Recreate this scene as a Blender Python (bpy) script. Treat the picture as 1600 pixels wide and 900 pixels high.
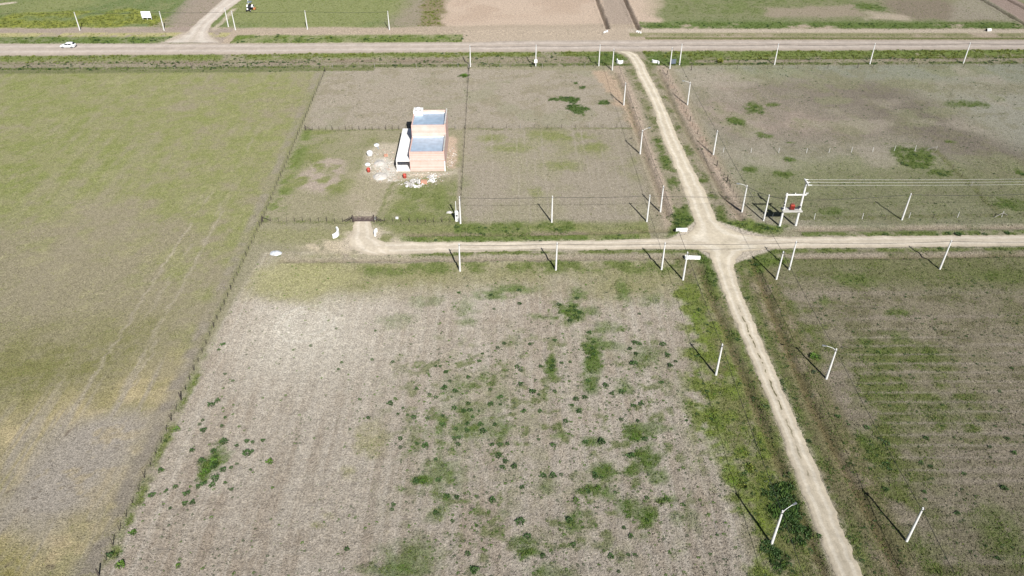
import bpy, math, random
import numpy as np

# ------------------------------------------------------------------ camera, sky, sun
for o in list(bpy.data.objects):
    bpy.data.objects.remove(o)
scene = bpy.context.scene
COL = scene.collection
random.seed(7)
RNG = np.random.default_rng(11)

FPX = 1217.0                      # focal length in pixels of the 1600 px wide photograph
PITCH = math.radians(36.7)        # camera looks down by this much
CAM_H = 80.0                      # flying height
CP, SP = math.cos(PITCH), math.sin(PITCH)

cam_data = bpy.data.cameras.new("camera")
cam = bpy.data.objects.new("camera", cam_data)
COL.objects.link(cam)
cam.location = (0, 0, CAM_H)
cam.rotation_euler = (math.pi / 2 - PITCH, 0, 0)
cam_data.sensor_fit = 'HORIZONTAL'
cam_data.sensor_width = 36.0
cam_data.lens = 36.0 * FPX / 1600.0
cam_data.clip_end = 12000
scene.camera = cam

SUN_EL = math.radians(38.1)
SUN_AZ = math.radians(180 - 19.4)     # clockwise from +Y: behind the camera, to the right
world = bpy.data.worlds.new("World")
scene.world = world
world.use_nodes = True
wn = world.node_tree
bg = wn.nodes.get('Background') or wn.nodes.new('ShaderNodeBackground')
sky = wn.nodes.new('ShaderNodeTexSky')
sky.sky_type = 'NISHITA'
sky.sun_disc = False
sky.sun_elevation = SUN_EL
sky.sun_rotation = SUN_AZ
sky.air_density = 1.0
sky.dust_density = 0.6
wn.links.new(sky.outputs[0], bg.inputs[0])
bg.inputs[1].default_value = 0.05

sun_data = bpy.data.lights.new("sun", 'SUN')
sun_data.energy = 5.0
sun_data.angle = math.radians(0.53)
sun_data.color = (1.0, 0.975, 0.935)
sun = bpy.data.objects.new("sun", sun_data)
COL.objects.link(sun)
sun.location = (40, -60, 90)
sun.rotation_euler = (math.pi / 2 - SUN_EL, 0, math.pi - SUN_AZ)   # shines towards +Y and -X

vs = scene.view_settings
vs.view_transform = 'Standard'
vs.look = 'None'
vs.gamma = 1.0
vs.use_curve_mapping = False
vs.exposure = 0.61

# ------------------------------------------------------------------ helpers
def at(px, py, z=0.0):
    """ground (or height z) point seen at a pixel of the photograph"""
    u = (px - 800) / FPX
    v = (450 - py) / FPX
    dz = -SP + v * CP
    t = (z - CAM_H) / dz
    return (u * t, (CP + v * SP) * t, z)

def atn(pts):
    a = np.asarray(pts, float)
    u = (a[:, 0] - 800) / FPX
    v = (450 - a[:, 1]) / FPX
    t = -CAM_H / (-SP + v * CP)
    return np.stack([u * t, (CP + v * SP) * t], 1)

def topz(bx, by, ty):
    X, Y, _ = at(bx, by)
    v = (450 - ty) / FPX
    return CAM_H + Y * (-SP + v * CP) / (CP + v * SP)

def mpp(px, py):
    """metres per photograph pixel on the ground there"""
    X, Y, _ = at(px, py)
    return (Y * CP + CAM_H * SP) / FPX

ROT = math.radians(0.94)          # the plots are turned this much to the view
FX = np.array([math.cos(ROT), math.sin(ROT)])      # along the roads
FY = np.array([-math.sin(ROT), math.cos(ROT)])     # across them

def tag(o, label=None, cat=None, group=None, kind=None):
    if label: o['label'] = label
    if cat: o['category'] = cat
    if group: o['group'] = group
    if kind: o['kind'] = kind
    return o

def empty(name, loc=(0, 0, 0), rz=0.0):
    o = bpy.data.objects.new(name, None)
    o.empty_display_size = 0.3
    o.location = loc
    o.rotation_euler = (0, 0, rz)
    COL.objects.link(o)
    return o

def copy_tree(o, parent=None):
    c = o.copy()
    COL.objects.link(c)
    c.parent = parent
    for ch in o.children:
        copy_tree(ch, c)
    return c

def np_mesh(name, verts, faces):
    """verts (n,3), faces (m,k) numpy arrays -> mesh"""
    me = bpy.data.meshes.new(name)
    n, (m, k) = len(verts), faces.shape
    me.vertices.add(n)
    me.vertices.foreach_set('co', np.ascontiguousarray(verts, np.float32).ravel())
    me.loops.add(m * k)
    me.loops.foreach_set('vertex_index', np.ascontiguousarray(faces, np.int32).ravel())
    me.polygons.add(m)
    me.polygons.foreach_set('loop_start', np.arange(0, m * k, k, dtype=np.int32))
    me.update(calc_edges=True)
    return me

class MB:
    def __init__(s):
        s.v, s.f, s.sm = [], [], []
    def add(s, vs_, fs, smooth=False):
        b = len(s.v)
        s.v += [tuple(p) for p in vs_]
        s.f += [tuple(b + i for i in f) for f in fs]
        s.sm += [smooth] * len(fs)
        return s
    def box(s, x0, x1, y0, y1, z0, z1):
        return s.hexa([(x0, y0, z0), (x1, y0, z0), (x1, y1, z0), (x0, y1, z0),
                       (x0, y0, z1), (x1, y0, z1), (x1, y1, z1), (x0, y1, z1)])
    def hexa(s, p):
        return s.add(p, [(3, 2, 1, 0), (4, 5, 6, 7), (0, 1, 5, 4), (1, 2, 6, 5), (2, 3, 7, 6), (3, 0, 4, 7)])
    def tube(s, p0, p1, r0, r1=None, n=10, caps=True):
        r1 = r0 if r1 is None else r1
        a, b = np.array(p0, float), np.array(p1, float)
        d = b - a
        d /= np.linalg.norm(d) + 1e-9
        u = np.cross(d, (0, 0, 1.0))
        if np.linalg.norm(u) < 1e-4: u = np.array((1.0, 0, 0))
        u /= np.linalg.norm(u)
        w = np.cross(d, u)
        vs_ = []
        for c, r in ((a, r0), (b, r1)):
            for i in range(n):
                t = 2 * math.pi * i / n
                vs_.append(c + r * (math.cos(t) * u + math.sin(t) * w))
        fs = [(i, n + i, n + (i + 1) % n, (i + 1) % n) for i in range(n)]
        s.add(vs_, fs, True)
        if caps:
            s.add(vs_[:n], [tuple(range(n))])
            s.add(vs_[n:], [tuple(reversed(range(n)))])
        return s
    def path(s, pts, r, n=4):
        for a, b in zip(pts[:-1], pts[1:]):
            s.tube(a, b, r, r, n, False)
        return s
    def lathe(s, prof, n=20, c=(0, 0, 0)):
        vs_ = [(c[0] + r * math.cos(2 * math.pi * i / n), c[1] + r * math.sin(2 * math.pi * i / n), c[2] + z)
               for r, z in prof for i in range(n)]
        fs = []
        for k in range(len(prof) - 1):
            for i in range(n):
                j = (i + 1) % n
                fs.append((k * n + i, k * n + j, (k + 1) * n + j, (k + 1) * n + i))
        s.add(vs_, fs, True)
        s.add(vs_[-n:], [tuple(range(n))])
        return s
    def mesh(s, name):
        me = bpy.data.meshes.new(name)
        me.from_pydata(s.v, [], s.f)
        me.polygons.foreach_set('use_smooth', s.sm)
        me.update()
        return me
    def build(s, name, m, parent=None, loc=None, bevel=0.0):
        me = s.mesh(name)
        o = bpy.data.objects.new(name, me)
        me.materials.append(M[m] if isinstance(m, str) else m)
        COL.objects.link(o)
        o.parent = parent
        if loc is not None: o.location = loc
        if bevel:
            b = o.modifiers.new('bevel', 'BEVEL')
            b.width = bevel; b.segments = 2; b.limit_method = 'ANGLE'
        return o

# ------------------------------------------------------------------ numpy noise
def _hash(ix, iy, seed):
    h = (ix.astype(np.int64) * 374761393 + iy.astype(np.int64) * 668265263 + seed * 974711) & 0xffffffff
    h = ((h ^ (h >> 13)) * 1274126177) & 0xffffffff
    return ((h ^ (h >> 16)) & 0xffff) / 65535.0

def vnoise(x, y, seed=0):
    ix, iy = np.floor(x), np.floor(y)
    fx, fy = x - ix, y - iy
    fx = fx * fx * (3 - 2 * fx); fy = fy * fy * (3 - 2 * fy)
    a = _hash(ix, iy, seed); b = _hash(ix + 1, iy, seed)
    c = _hash(ix, iy + 1, seed); d = _hash(ix + 1, iy + 1, seed)
    return (a * (1 - fx) + b * fx) * (1 - fy) + (c * (1 - fx) + d * fx) * fy

def fbm(x, y, size, octs=4, seed=0, gain=0.55):
    """0..1, mean 0.5; size = metres of the largest feature"""
    v = 0.0; amp = 1.0; tot = 0.0; f = 1.0 / size
    for k in range(octs):
        v = v + amp * vnoise(x * f + 17.3 * k, y * f - 9.1 * k, seed + k)
        tot += amp; amp *= gain; f *= 2.03
    return v / tot

def sstep(a, b, x):
    t = np.clip((x - a) / (b - a), 0, 1)
    return t * t * (3 - 2 * t)

def lin(c):
    c = np.asarray(c, float) / 255.0
    return np.where(c <= 0.04045, c / 12.92, ((c + 0.055) / 1.055) ** 2.4)

KALB = 0.50        # photograph brightness -> surface reflectance under this sun and exposure
def alb(r, g, b):
    return lin((r, g, b)) * KALB * np.array((0.97, 1.0, 1.02))

# ------------------------------------------------------------------ materials
M = {}
def mat(name, color, rough=0.8, metal=0.0, spec=0.3, noise=0.0, nscale=3.0, bump=0.0, bscale=20.0, drough=0.0, coord='Object'):
    m = bpy.data.materials.new(name)
    m.use_nodes = True
    nt = m.node_tree
    p = nt.nodes['Principled BSDF']
    p.inputs['Base Color'].default_value = (*color, 1)
    p.inputs['Roughness'].default_value = rough
    p.inputs['Metallic'].default_value = metal
    p.inputs['Specular IOR Level'].default_value = spec
    if 'Diffuse Roughness' in p.inputs: p.inputs['Diffuse Roughness'].default_value = drough
    if noise or bump:
        tc = nt.nodes.new('ShaderNodeTexCoord')
    if noise:
        n = nt.nodes.new('ShaderNodeTexNoise')
        n.inputs['Scale'].default_value = nscale
        n.inputs['Detail'].default_value = 5
        nt.links.new(tc.outputs[coord], n.inputs['Vector'])
        r = nt.nodes.new('ShaderNodeMapRange')
        r.inputs['From Min'].default_value = 0.3; r.inputs['From Max'].default_value = 0.7
        r.inputs['To Min'].default_value = 1 - noise; r.inputs['To Max'].default_value = 1 + noise * 0.5
        nt.links.new(n.outputs['Fac'], r.inputs['Value'])
        mx = nt.nodes.new('ShaderNodeMix'); mx.data_type = 'RGBA'; mx.blend_type = 'MULTIPLY'
        mx.inputs['Factor'].default_value = 1
        mx.inputs['A'].default_value = (*color, 1)
        nt.links.new(r.outputs[0], mx.inputs['B'])
        nt.links.new(mx.outputs['Result'], p.inputs['Base Color'])
    if bump:
        n2 = nt.nodes.new('ShaderNodeTexNoise')
        n2.inputs['Scale'].default_value = bscale
        nt.links.new(tc.outputs[coord], n2.inputs['Vector'])
        b = nt.nodes.new('ShaderNodeBump')
        b.inputs['Strength'].default_value = bump
        b.inputs['Distance'].default_value = 0.05
        nt.links.new(n2.outputs['Fac'], b.inputs['Height'])
        nt.links.new(b.outputs[0], p.inputs['Normal'])
    M[name] = m
    return m

mat('concrete', (0.62, 0.61, 0.585), 0.85, noise=0.18, nscale=1.3, bump=0.2, bscale=30)
mat('white_paint', (0.8, 0.8, 0.78), 0.6, noise=0.10, nscale=2.0)
mat('slab_concrete', (0.74, 0.72, 0.69), 0.9, noise=0.16, nscale=0.8, bump=0.3)
mat('grey_concrete', (0.42, 0.405, 0.37), 0.9, noise=0.22, nscale=1.2, bump=0.3)
mat('dark_wood', (0.075, 0.06, 0.05), 0.85, noise=0.35, nscale=5)
mat('grey_wood', (0.30, 0.28, 0.25), 0.85, noise=0.35, nscale=5)
mat('gate_wood', (0.11, 0.08, 0.075), 0.8, noise=0.4, nscale=4)
mat('wire', (0.10, 0.10, 0.10), 0.5, metal=0.6)
mat('cable', (0.022, 0.022, 0.024), 0.6)
mat('aluminium_wire', (0.62, 0.62, 0.58), 0.35, metal=0.5)
mat('steel', (0.45, 0.46, 0.47), 0.4, metal=0.8)
mat('dark_metal', (0.05, 0.052, 0.06), 0.5, metal=0.4)
mat('porcelain', (0.20, 0.13, 0.10), 0.25)
mat('red_paint', (0.38, 0.06, 0.04), 0.45, noise=0.25, nscale=4)
mat('black_inside', (0.006, 0.006, 0.006), 0.9)
mat('car_white', (0.80, 0.80, 0.79), 0.25, spec=0.5)
mat('glass_dark', (0.015, 0.018, 0.022), 0.08, spec=0.6)
mat('rubber', (0.018, 0.018, 0.018), 0.8)
mat('lamp_red', (0.4, 0.02, 0.02), 0.3)
mat('lamp_clear', (0.7, 0.7, 0.7), 0.15)
mat('plastic_white', (0.78, 0.79, 0.80), 0.4, noise=0.08, nscale=2)
mat('dull_plastic', (0.50, 0.52, 0.54), 0.45, noise=0.3, nscale=2.5, bump=0.6, bscale=5)
mat('blue_plastic', (0.20, 0.33, 0.50), 0.4)
mat('blue_grey', (0.16, 0.20, 0.25), 0.5, noise=0.15)
mat('orange_paint', (0.50, 0.20, 0.08), 0.6, noise=0.3)
mat('sand', (0.47, 0.44, 0.40), 1.0, noise=0.18, nscale=2, bump=0.5, bscale=6)
mat('rubble', (0.52, 0.49, 0.455), 0.95, noise=0.30, nscale=3)
mat('brick_loose', (0.50, 0.27, 0.19), 0.9, noise=0.3, nscale=4)
mat('plank', (0.50, 0.43, 0.34), 0.85, noise=0.3, nscale=4)
mat('sign_back', (0.14, 0.17, 0.21), 0.45, metal=0.3, noise=0.15)

def brick_mat():
    m = bpy.data.materials.new('brick_wall'); m.use_nodes = True
    nt = m.node_tree; p = nt.nodes['Principled BSDF']
    p.inputs['Roughness'].default_value = 0.9; p.inputs['Specular IOR Level'].default_value = 0.15
    tc = nt.nodes.new('ShaderNodeTexCoord')
    sp = nt.nodes.new('ShaderNodeSeparateXYZ'); nt.links.new(tc.outputs['Object'], sp.inputs[0])
    ad = nt.nodes.new('ShaderNodeMath'); nt.links.new(sp.outputs[0], ad.inputs[0]); nt.links.new(sp.outputs[1], ad.inputs[1])
    cb = nt.nodes.new('ShaderNodeCombineXYZ'); nt.links.new(ad.outputs[0], cb.inputs[0]); nt.links.new(sp.outputs[2], cb.inputs[1])
    br = nt.nodes.new('ShaderNodeTexBrick')
    br.inputs['Scale'].default_value = 1.0
    br.inputs['Brick Width'].default_value = 0.34; br.inputs['Row Height'].default_value = 0.20
    br.inputs['Mortar Size'].default_value = 0.018
    br.inputs['Color1'].default_value = (0.57, 0.315, 0.245, 1)
    br.inputs['Color2'].default_value = (0.50, 0.24, 0.176, 1)
    br.inputs['Mortar'].default_value = (0.54, 0.44, 0.40, 1)
    nt.links.new(cb.outputs[0], br.inputs['Vector'])
    # whole courses laid from different loads of brick
    sn = nt.nodes.new('ShaderNodeMath'); sn.operation = 'MULTIPLY'; sn.inputs[1].default_value = 5.0
    nt.links.new(sp.outputs[2], sn.inputs[0])
    fl = nt.nodes.new('ShaderNodeMath'); fl.operation = 'FLOOR'; nt.links.new(sn.outputs[0], fl.inputs[0])
    wn_ = nt.nodes.new('ShaderNodeTexWhiteNoise'); wn_.noise_dimensions = '1D'; nt.links.new(fl.outputs[0], wn_.inputs['W'])
    nz = nt.nodes.new('ShaderNodeTexNoise'); nz.inputs['Scale'].default_value = 0.7; nz.inputs['Detail'].default_value = 5
    nt.links.new(tc.outputs['Object'], nz.inputs['Vector'])
    s2 = nt.nodes.new('ShaderNodeMath'); s2.operation = 'MULTIPLY_ADD'; s2.inputs[1].default_value = 0.6
    nt.links.new(wn_.outputs['Value'], s2.inputs[0]); nt.links.new(nz.outputs['Fac'], s2.inputs[2])
    rg = nt.nodes.new('ShaderNodeMapRange'); rg.inputs['From Min'].default_value = 0.3; rg.inputs['From Max'].default_value = 1.1
    nt.links.new(s2.outputs[0], rg.inputs['Value'])
    mx = nt.nodes.new('ShaderNodeMix'); mx.data_type = 'RGBA'
    nt.links.new(rg.outputs[0], mx.inputs['Factor'])
    nt.links.new(br.outputs['Color'], mx.inputs['A']); mx.inputs['B'].default_value = (0.615, 0.465, 0.41, 1)
    nt.links.new(mx.outputs['Result'], p.inputs['Base Color'])
    bp = nt.nodes.new('ShaderNodeBump'); bp.inputs['Strength'].default_value = 0.5; bp.inputs['Distance'].default_value = 0.02
    nt.links.new(br.outputs['Fac'], bp.inputs['Height']); bp.invert = True
    nt.links.new(bp.outputs[0], p.inputs['Normal'])
    M['brick_wall'] = m
brick_mat()

def roof_mat():
    m = mat('galvanised', (0.42, 0.53, 0.64), 0.5, metal=0.35, spec=0.4, noise=0.16, nscale=0.9)
roof_mat()

def attr_mat(name, attr, rough=0.9, spec=0.1, noise=0.0, nscale=5, trans=0.0):
    m = bpy.data.materials.new(name); m.use_nodes = True
    nt = m.node_tree; p = nt.nodes['Principled BSDF']
    p.inputs['Roughness'].default_value = rough; p.inputs['Specular IOR Level'].default_value = spec
    a = nt.nodes.new('ShaderNodeAttribute'); a.attribute_name = attr
    nt.links.new(a.outputs['Color'], p.inputs['Base Color'])
    if trans:
        out = nt.nodes['Material Output']
        tr = nt.nodes.new('ShaderNodeBsdfTranslucent'); nt.links.new(a.outputs['Color'], tr.inputs[0])
        ms = nt.nodes.new('ShaderNodeMixShader'); ms.inputs[0].default_value = trans
        nt.links.new(p.outputs[0], ms.inputs[1]); nt.links.new(tr.outputs[0], ms.inputs[2])
        nt.links.new(ms.outputs[0], out.inputs['Surface'])
    M[name] = m
    return m
attr_mat('tuft', 'tint', trans=0.25)
attr_mat('clod', 'tint', spec=0.05)

def leaf_mat(name, c1, c2):
    m = bpy.data.materials.new(name); m.use_nodes = True
    nt = m.node_tree; p = nt.nodes['Principled BSDF']
    p.inputs['Roughness'].default_value = 0.6; p.inputs['Specular IOR Level'].default_value = 0.25
    oi = nt.nodes.new('ShaderNodeObjectInfo')
    tc = nt.nodes.new('ShaderNodeTexCoord')
    n = nt.nodes.new('ShaderNodeTexNoise'); n.inputs['Scale'].default_value = 4.0
    nt.links.new(tc.outputs['Object'], n.inputs['Vector'])
    ad = nt.nodes.new('ShaderNodeMath'); ad.operation = 'MULTIPLY_ADD'; ad.inputs[1].default_value = 0.6; 
    nt.links.new(oi.outputs['Random'], ad.inputs[0])
    sb = nt.nodes.new('ShaderNodeMath'); sb.operation = 'MULTIPLY_ADD'; sb.inputs[1].default_value = 1.2; sb.inputs[2].default_value = -0.4
    nt.links.new(n.outputs['Fac'], sb.inputs[0]); nt.links.new(sb.outputs[0], ad.inputs[2])
    ad.use_clamp = True
    mx = nt.nodes.new('ShaderNodeMix'); mx.data_type = 'RGBA'
    mx.inputs['A'].default_value = (*c1, 1); mx.inputs['B'].default_value = (*c2, 1)
    nt.links.new(ad.outputs[0], mx.inputs['Factor'])
    nt.links.new(mx.outputs['Result'], p.inputs['Base Color'])
    M[name] = m
leaf_mat('weed_leaf', (0.028, 0.060, 0.016), (0.066, 0.125, 0.032))
leaf_mat('weed_leaf_bright', (0.058, 0.120, 0.018), (0.11, 0.19, 0.028))
leaf_mat('weed_leaf_yellow', (0.12, 0.15, 0.03), (0.22, 0.22, 0.04))
leaf_mat('weed_leaf_dull', (0.065, 0.095, 0.045), (0.12, 0.14, 0.08))
# ------------------------------------------------------------------ ground: one sheet to the horizon
def axis(lo, hi, steps, far_lo, far_hi):
    a = [lo]
    while a[-1] < hi:
        a.append(a[-1] + steps(a[-1]))
    a = np.array(a)
    def grow(limit, start, d):
        out = []; s = d
        while abs(start - limit) > 1 and len(out) < 60:
            s *= 1.35; start = start + s if limit > start else start - s
            if (limit - start) * (limit - (start - 1e-9)) < 0: break
            if abs(s) > 600: s = 600
            out.append(start)
            if (d and ((limit > 0 and start > limit) or (limit < 0 and start < limit))): break
        return out
    lo_side = grow(far_lo, a[0], steps(a[0]))[::-1]
    hi_side = grow(far_hi, a[-1], steps(a[-1]))
    return np.concatenate([lo_side, a, hi_side])

gx = axis(-186.0, 186.0, lambda x: 0.36 if abs(x) < 75 else 0.50, -4000, 4000)
gy = axis(44.0, 284.0, lambda y: 0.30 + 0.55 * (y - 44) / 240.0, -3000, 6000)
NX, NY = len(gx), len(gy)
GX, GY = np.meshgrid(gx, gy)
X = GX.ravel(); Y = GY.ravel()
N = len(X)

# a little waviness for natural outlines
WX = X + (fbm(X, Y, 5.0, 4, 3) - 0.5) * 5.0
WY = Y + (fbm(X, Y, 5.0, 4, 9) - 0.5) * 5.0
V1X = X + (fbm(X, Y, 2.0, 3, 13) - 0.5) * 1.4
V1Y = Y + (fbm(X, Y, 2.0, 3, 19) - 0.5) * 1.4
n_big = fbm(X, Y, 38, 4, 21)
n_mid = fbm(X, Y, 9, 5, 31)
n_small = fbm(X, Y, 2.2, 4, 41)
n_fine = fbm(X, Y, 0.9, 2, 51)
n_pat = fbm(X, Y, 3.5, 5, 61, 0.7)

col = np.zeros((N, 3)) + alb(160, 152, 126)
veg = np.full(N, 0.15)       # how much green grows
vht = np.full(N, 0.12)       # how tall
vyl = np.full(N, 0.4)        # how yellow
dry = np.full(N, 0.2)        # straw
Z = np.zeros(N)
FXc = X * FX[0] + Y * FX[1]  # plot coordinates
FYc = X * FY[0] + Y * FY[1]

def sd_poly(pts, wx, wy, soft, conv=True):
    """soft inside mask of a polygon given in photograph pixels"""
    p = atn(pts) if conv else np.asarray(pts, float)
    m = np.zeros(N)
    pad = soft * 2 + 6
    idx = np.nonzero((X > p[:, 0].min() - pad) & (X < p[:, 0].max() + pad) & (Y > p[:, 1].min() - pad) & (Y < p[:, 1].max() + pad))[0]
    if len(idx) == 0: return m
    x, y = wx[idx], wy[idx]
    inside = np.zeros(len(idx), bool)
    dmin = np.full(len(idx), 1e9)
    q = np.roll(p, -1, 0)
    for (ax, ay), (bx, by) in zip(p, q):
        ex, ey = bx - ax, by - ay
        L = ex * ex + ey * ey + 1e-9
        t = np.clip(((x - ax) * ex + (y - ay) * ey) / L, 0, 1)
        dmin = np.minimum(dmin, np.hypot(x - ax - t * ex, y - ay - t * ey))
        cr = ((ay > y) != (by > y))
        if abs(ey) > 1e-9:
            inside ^= cr & (x < ex * (y - ay) / ey + ax)
    s = np.where(inside, dmin, -dmin)
    m[idx] = sstep(-soft, soft, s)
    return m

def line(pts, wx=None, wy=None, maxd=20.0, conv=True):
    """distance, signed side and run along a polyline in photograph pixels (1e3 far away)"""
    wx = X if wx is None else wx
    wy = Y if wy is None else wy
    p = atn(pts) if conv else np.asarray(pts, float)
    D = np.full(N, 1e3); S = np.zeros(N); R = np.zeros(N)
    idx = np.nonzero((X > p[:, 0].min() - maxd) & (X < p[:, 0].max() + maxd) & (Y > p[:, 1].min() - maxd) & (Y < p[:, 1].max() + maxd))[0]
    x, y = wx[idx], wy[idx]
    d = np.full(len(idx), 1e3); s = np.zeros(len(idx)); r = np.zeros(len(idx)); run = 0
    for (ax, ay), (bx, by) in zip(p[:-1], p[1:]):
        ex, ey = bx - ax, by - ay
        L = ex * ex + ey * ey + 1e-9
        t = np.clip(((x - ax) * ex + (y - ay) * ey) / L, 0, 1)
        dd = np.hypot(x - ax - t * ex, y - ay - t * ey)
        c = dd < d
        d = np.where(c, dd, d)
        s = np.where(c, np.sign((y - ay) * ex - (x - ax) * ey), s)
        r = np.where(c, run + t * math.sqrt(L), r)
        run += math.sqrt(L)
    D[idx] = d; S[idx] = s; R[idx] = r
    return D, S, R

def put(m, c=None, v=None, h=None, yl=None, d=None):
    global col, veg, vht, vyl, dry
    if c is not None: col = col + (alb(*c) - col) * m[:, None]
    if v is not None: veg = veg + (v - veg) * m
    if h is not None: vht = vht + (h - vht) * m
    if yl is not None: vyl = vyl + (yl - vyl) * m
    if d is not None: dry = dry + (d - dry) * m

def band(dist, w, soft=0.6):
    return 1 - sstep(w - soft, w + soft, dist)

def patch(px, py, rx, ry, edge=0.55):
    """ragged blob, radii in photograph pixels"""
    c = at(px, py)
    k = mpp(px, py)
    ax = rx * k
    y0 = at(px, py + ry)[1]; y1 = at(px, py - ry)[1]
    ay = abs(y1 - y0) / 2
    x, y = V1X - c[0], V1Y - c[1]
    r = np.sqrt((x / ax) ** 2 + (y / ay) ** 2)
    nn = (n_small - 0.5) * 1.3 + (n_fine - 0.5) * 1.1
    m = 1 - sstep(1 - edge, 1 + edge * 0.4, r + nn)
    return m * (0.5 + 0.5 * sstep(0.34, 0.58, n_fine * 0.55 + n_small * 0.45 + 0.08))

# ---- the plots
# left pasture
pm = sd_poly([(-900, 113), (505, 113), (408, 347), (152, 905), (60, 1100), (-900, 1100)], X, Y, 0.5)
rowl = fbm(FXc / 0.5, FYc / 14.0, 3.0, 4, 71)
green_ = np.clip(0.35 + 0.5 * sstep(90, 200, FYc) + 1.6 * (n_big - 0.5) + 0.8 * (fbm(X, Y, 16, 4, 73) - 0.5), 0, 1)
put(pm, (158, 148, 122), 0.30, 0.10, 0.75, 0.30)
put(pm * sstep(0.30, 0.62, n_pat * 0.6 + green_ * 0.4), (154, 151, 108), 0.50, yl=0.70)
put(pm * sstep(0.40, 0.60, n_pat * 0.5 + n_small * 0.5) * green_ * 0.9, (140, 146, 86), 0.66, 0.12, 0.6)
put(pm * sstep(0.50, 0.72, n_mid * 0.55 + rowl * 0.45) * 0.5, (164, 153, 130), 0.16)
put(pm * sstep(0.58, 0.74, n_small) * 0.4, (174, 166, 128), 0.15, d=0.5)
lo = pm * sd_poly([(-300, 560), (120, 520), (250, 500), (262, 560), (150, 640), (30, 690), (-300, 760)], WX, WY, 9)
put(lo * (0.35 + 0.65 * sstep(0.30, 0.60, n_pat)), (138, 134, 88), 0.62, yl=0.65)
st = pm * sd_poly([(-300, 690), (30, 650), (170, 600), (275, 560), (268, 640), (150, 920), (-300, 940)], WX, WY, 6)
put(st * (0.45 + 0.75 * sstep(0.35, 0.62, n_pat)), (188, 172, 134), 0.14, yl=0.8, d=0.7)
put(st * sstep(0.56, 0.70, n_small * .5 + n_mid * .5) * 0.8, (160, 150, 104), 0.35, yl=0.9)
gp_ = pm * sd_poly([(22, 735), (95, 675), (190, 635), (240, 650), (200, 720), (150, 790), (70, 835), (5, 800)], WX, WY, 3.5)
put(gp_ * sstep(0.15, 0.45, n_pat * .6 + gp_ * .4), (178, 167, 154), 0.02, d=0.12)
put(gp_ * sstep(0.54, 0.66, n_pat) * .6, (186, 169, 136), 0.05, d=0.6)
put(st * sstep(0.80, 0.86, fbm(X, Y, 0.9, 2, 77)) * .8, (120, 106, 92), 0.0, d=0.0)
put(st * sstep(0.54, 0.66, rowl) * 0.8, (174, 163, 148), 0.03, d=0.1)
put(pm * sd_poly([(-200, 830), (30, 850), (50, 920), (-200, 960)], WX, WY, 3) * sstep(.3, .6, n_pat), (158, 148, 92), 0.5, yl=0.9, d=0.5)
# wheel tracks in the pasture
for k, (a, b, s) in enumerate([((330, 300), (100, 660), 0.75), ((300, 380), (215, 520), 0.5), ((255, 520), (170, 665), 0.6), ((350, 330), (190, 610), 0.6), ((205, 700), (140, 810), 0.8),
                               ((395, 215), (300, 420), 0.5), ((100, 590), (20, 720), 0.4), ((285, 480), (235, 590), 0.5), ((60, 690), (-20, 830), 0.5)]):
    D, S_, R_ = line([a, b], V1X, V1Y)
    put(pm * band(D, 0.22, 0.25) * s * sstep(0.3, 0.5, fbm(X, Y, 6, 3, 80 + k)), (182, 170, 150), 0.0)
D, S_, R_ = line([(508, 112), (410, 345), (283, 625), (155, 900), (100, 1020)])
leftfence = D
put(pm * band(np.abs(D - 1.5), 1.2, 0.6) * (0.35 + 0.65 * sstep(.4, .6, n_small)) * (1 - 0.25 * sstep(75, 110, Y)), (160, 149, 134), 0.04, d=0.1)        # trodden strip along the fence
put(pm * band(D, 0.8, 0.6) * sstep(60, 130, Y), (140, 138, 100), 0.5)

# house plot and middle plot, upper
um = sd_poly([(508, 107), (735, 107), (958, 112), (1000, 205), (728, 205), (474, 205)], X, Y, 0.8)
put(um, (172, 160, 143), 0.13, 0.08, 0.55, 0.3)
put(um * sstep(0.52, 0.66, n_mid), (164, 156, 134), 0.26)
put(um * sstep(0.52, 0.64, n_pat) * .6, (154, 144, 120), 0.3)
put(um * sstep(0.50, 0.7, n_big) * 0.5, (180, 166, 150), 0.05)
hm = sd_poly([(476, 203), (728, 203), (720, 347), (410, 347)], X, Y, 1.2)
put(hm, (156, 150, 118), 0.46, 0.10, 0.5, 0.2)
put(hm * sstep(0.48, 0.64, n_mid), (140, 142, 92), 0.66)
put(hm * sstep(0.52, 0.66, 1 - n_mid) * 0.7, (166, 156, 130), 0.25)
put(band(leftfence, 3.2, 1.5) * (X > atn([(0, 0)])[0, 0]) * hm * sstep(0.4, 0.6, n_small), (122, 136, 74), 0.8, 0.16)
mm = sd_poly([(727, 203), (998, 203), (1052, 352), (719, 352)], X, Y, 1.2)
put(mm, (164, 153, 134), 0.25, 0.09, 0.55, 0.3)
put(mm * sstep(0.46, 0.62, n_mid * 0.6 + fbm(FXc, FYc, 16, 3, 91) * 0.4), (150, 147, 108), 0.48)
put(mm * sstep(0.5, 0.62, n_big) * 0.6, (172, 160, 143), 0.12)
for (px, py, rx, ry) in [(862, 213, 44, 9), (905, 213, 28, 6), (800, 232, 40, 8), (880, 258, 34, 9), (770, 216, 26, 8), (930, 230, 22, 8), (838, 300, 10, 9)]:
    put(patch(px, py, rx, ry, 0.8) * 0.75, (138, 143, 84), 0.62, 0.12)
rowm = np.abs(((FXc / 1.9) % 1.0) - 0.5) * 2
put(mm * sstep(0.72, 0.95, rowm) * sstep(0.45, 0.6, fbm(FXc * 3, FYc / 6, 6, 3, 95)) * 0.5, (178, 166, 150), 0.05)

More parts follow.
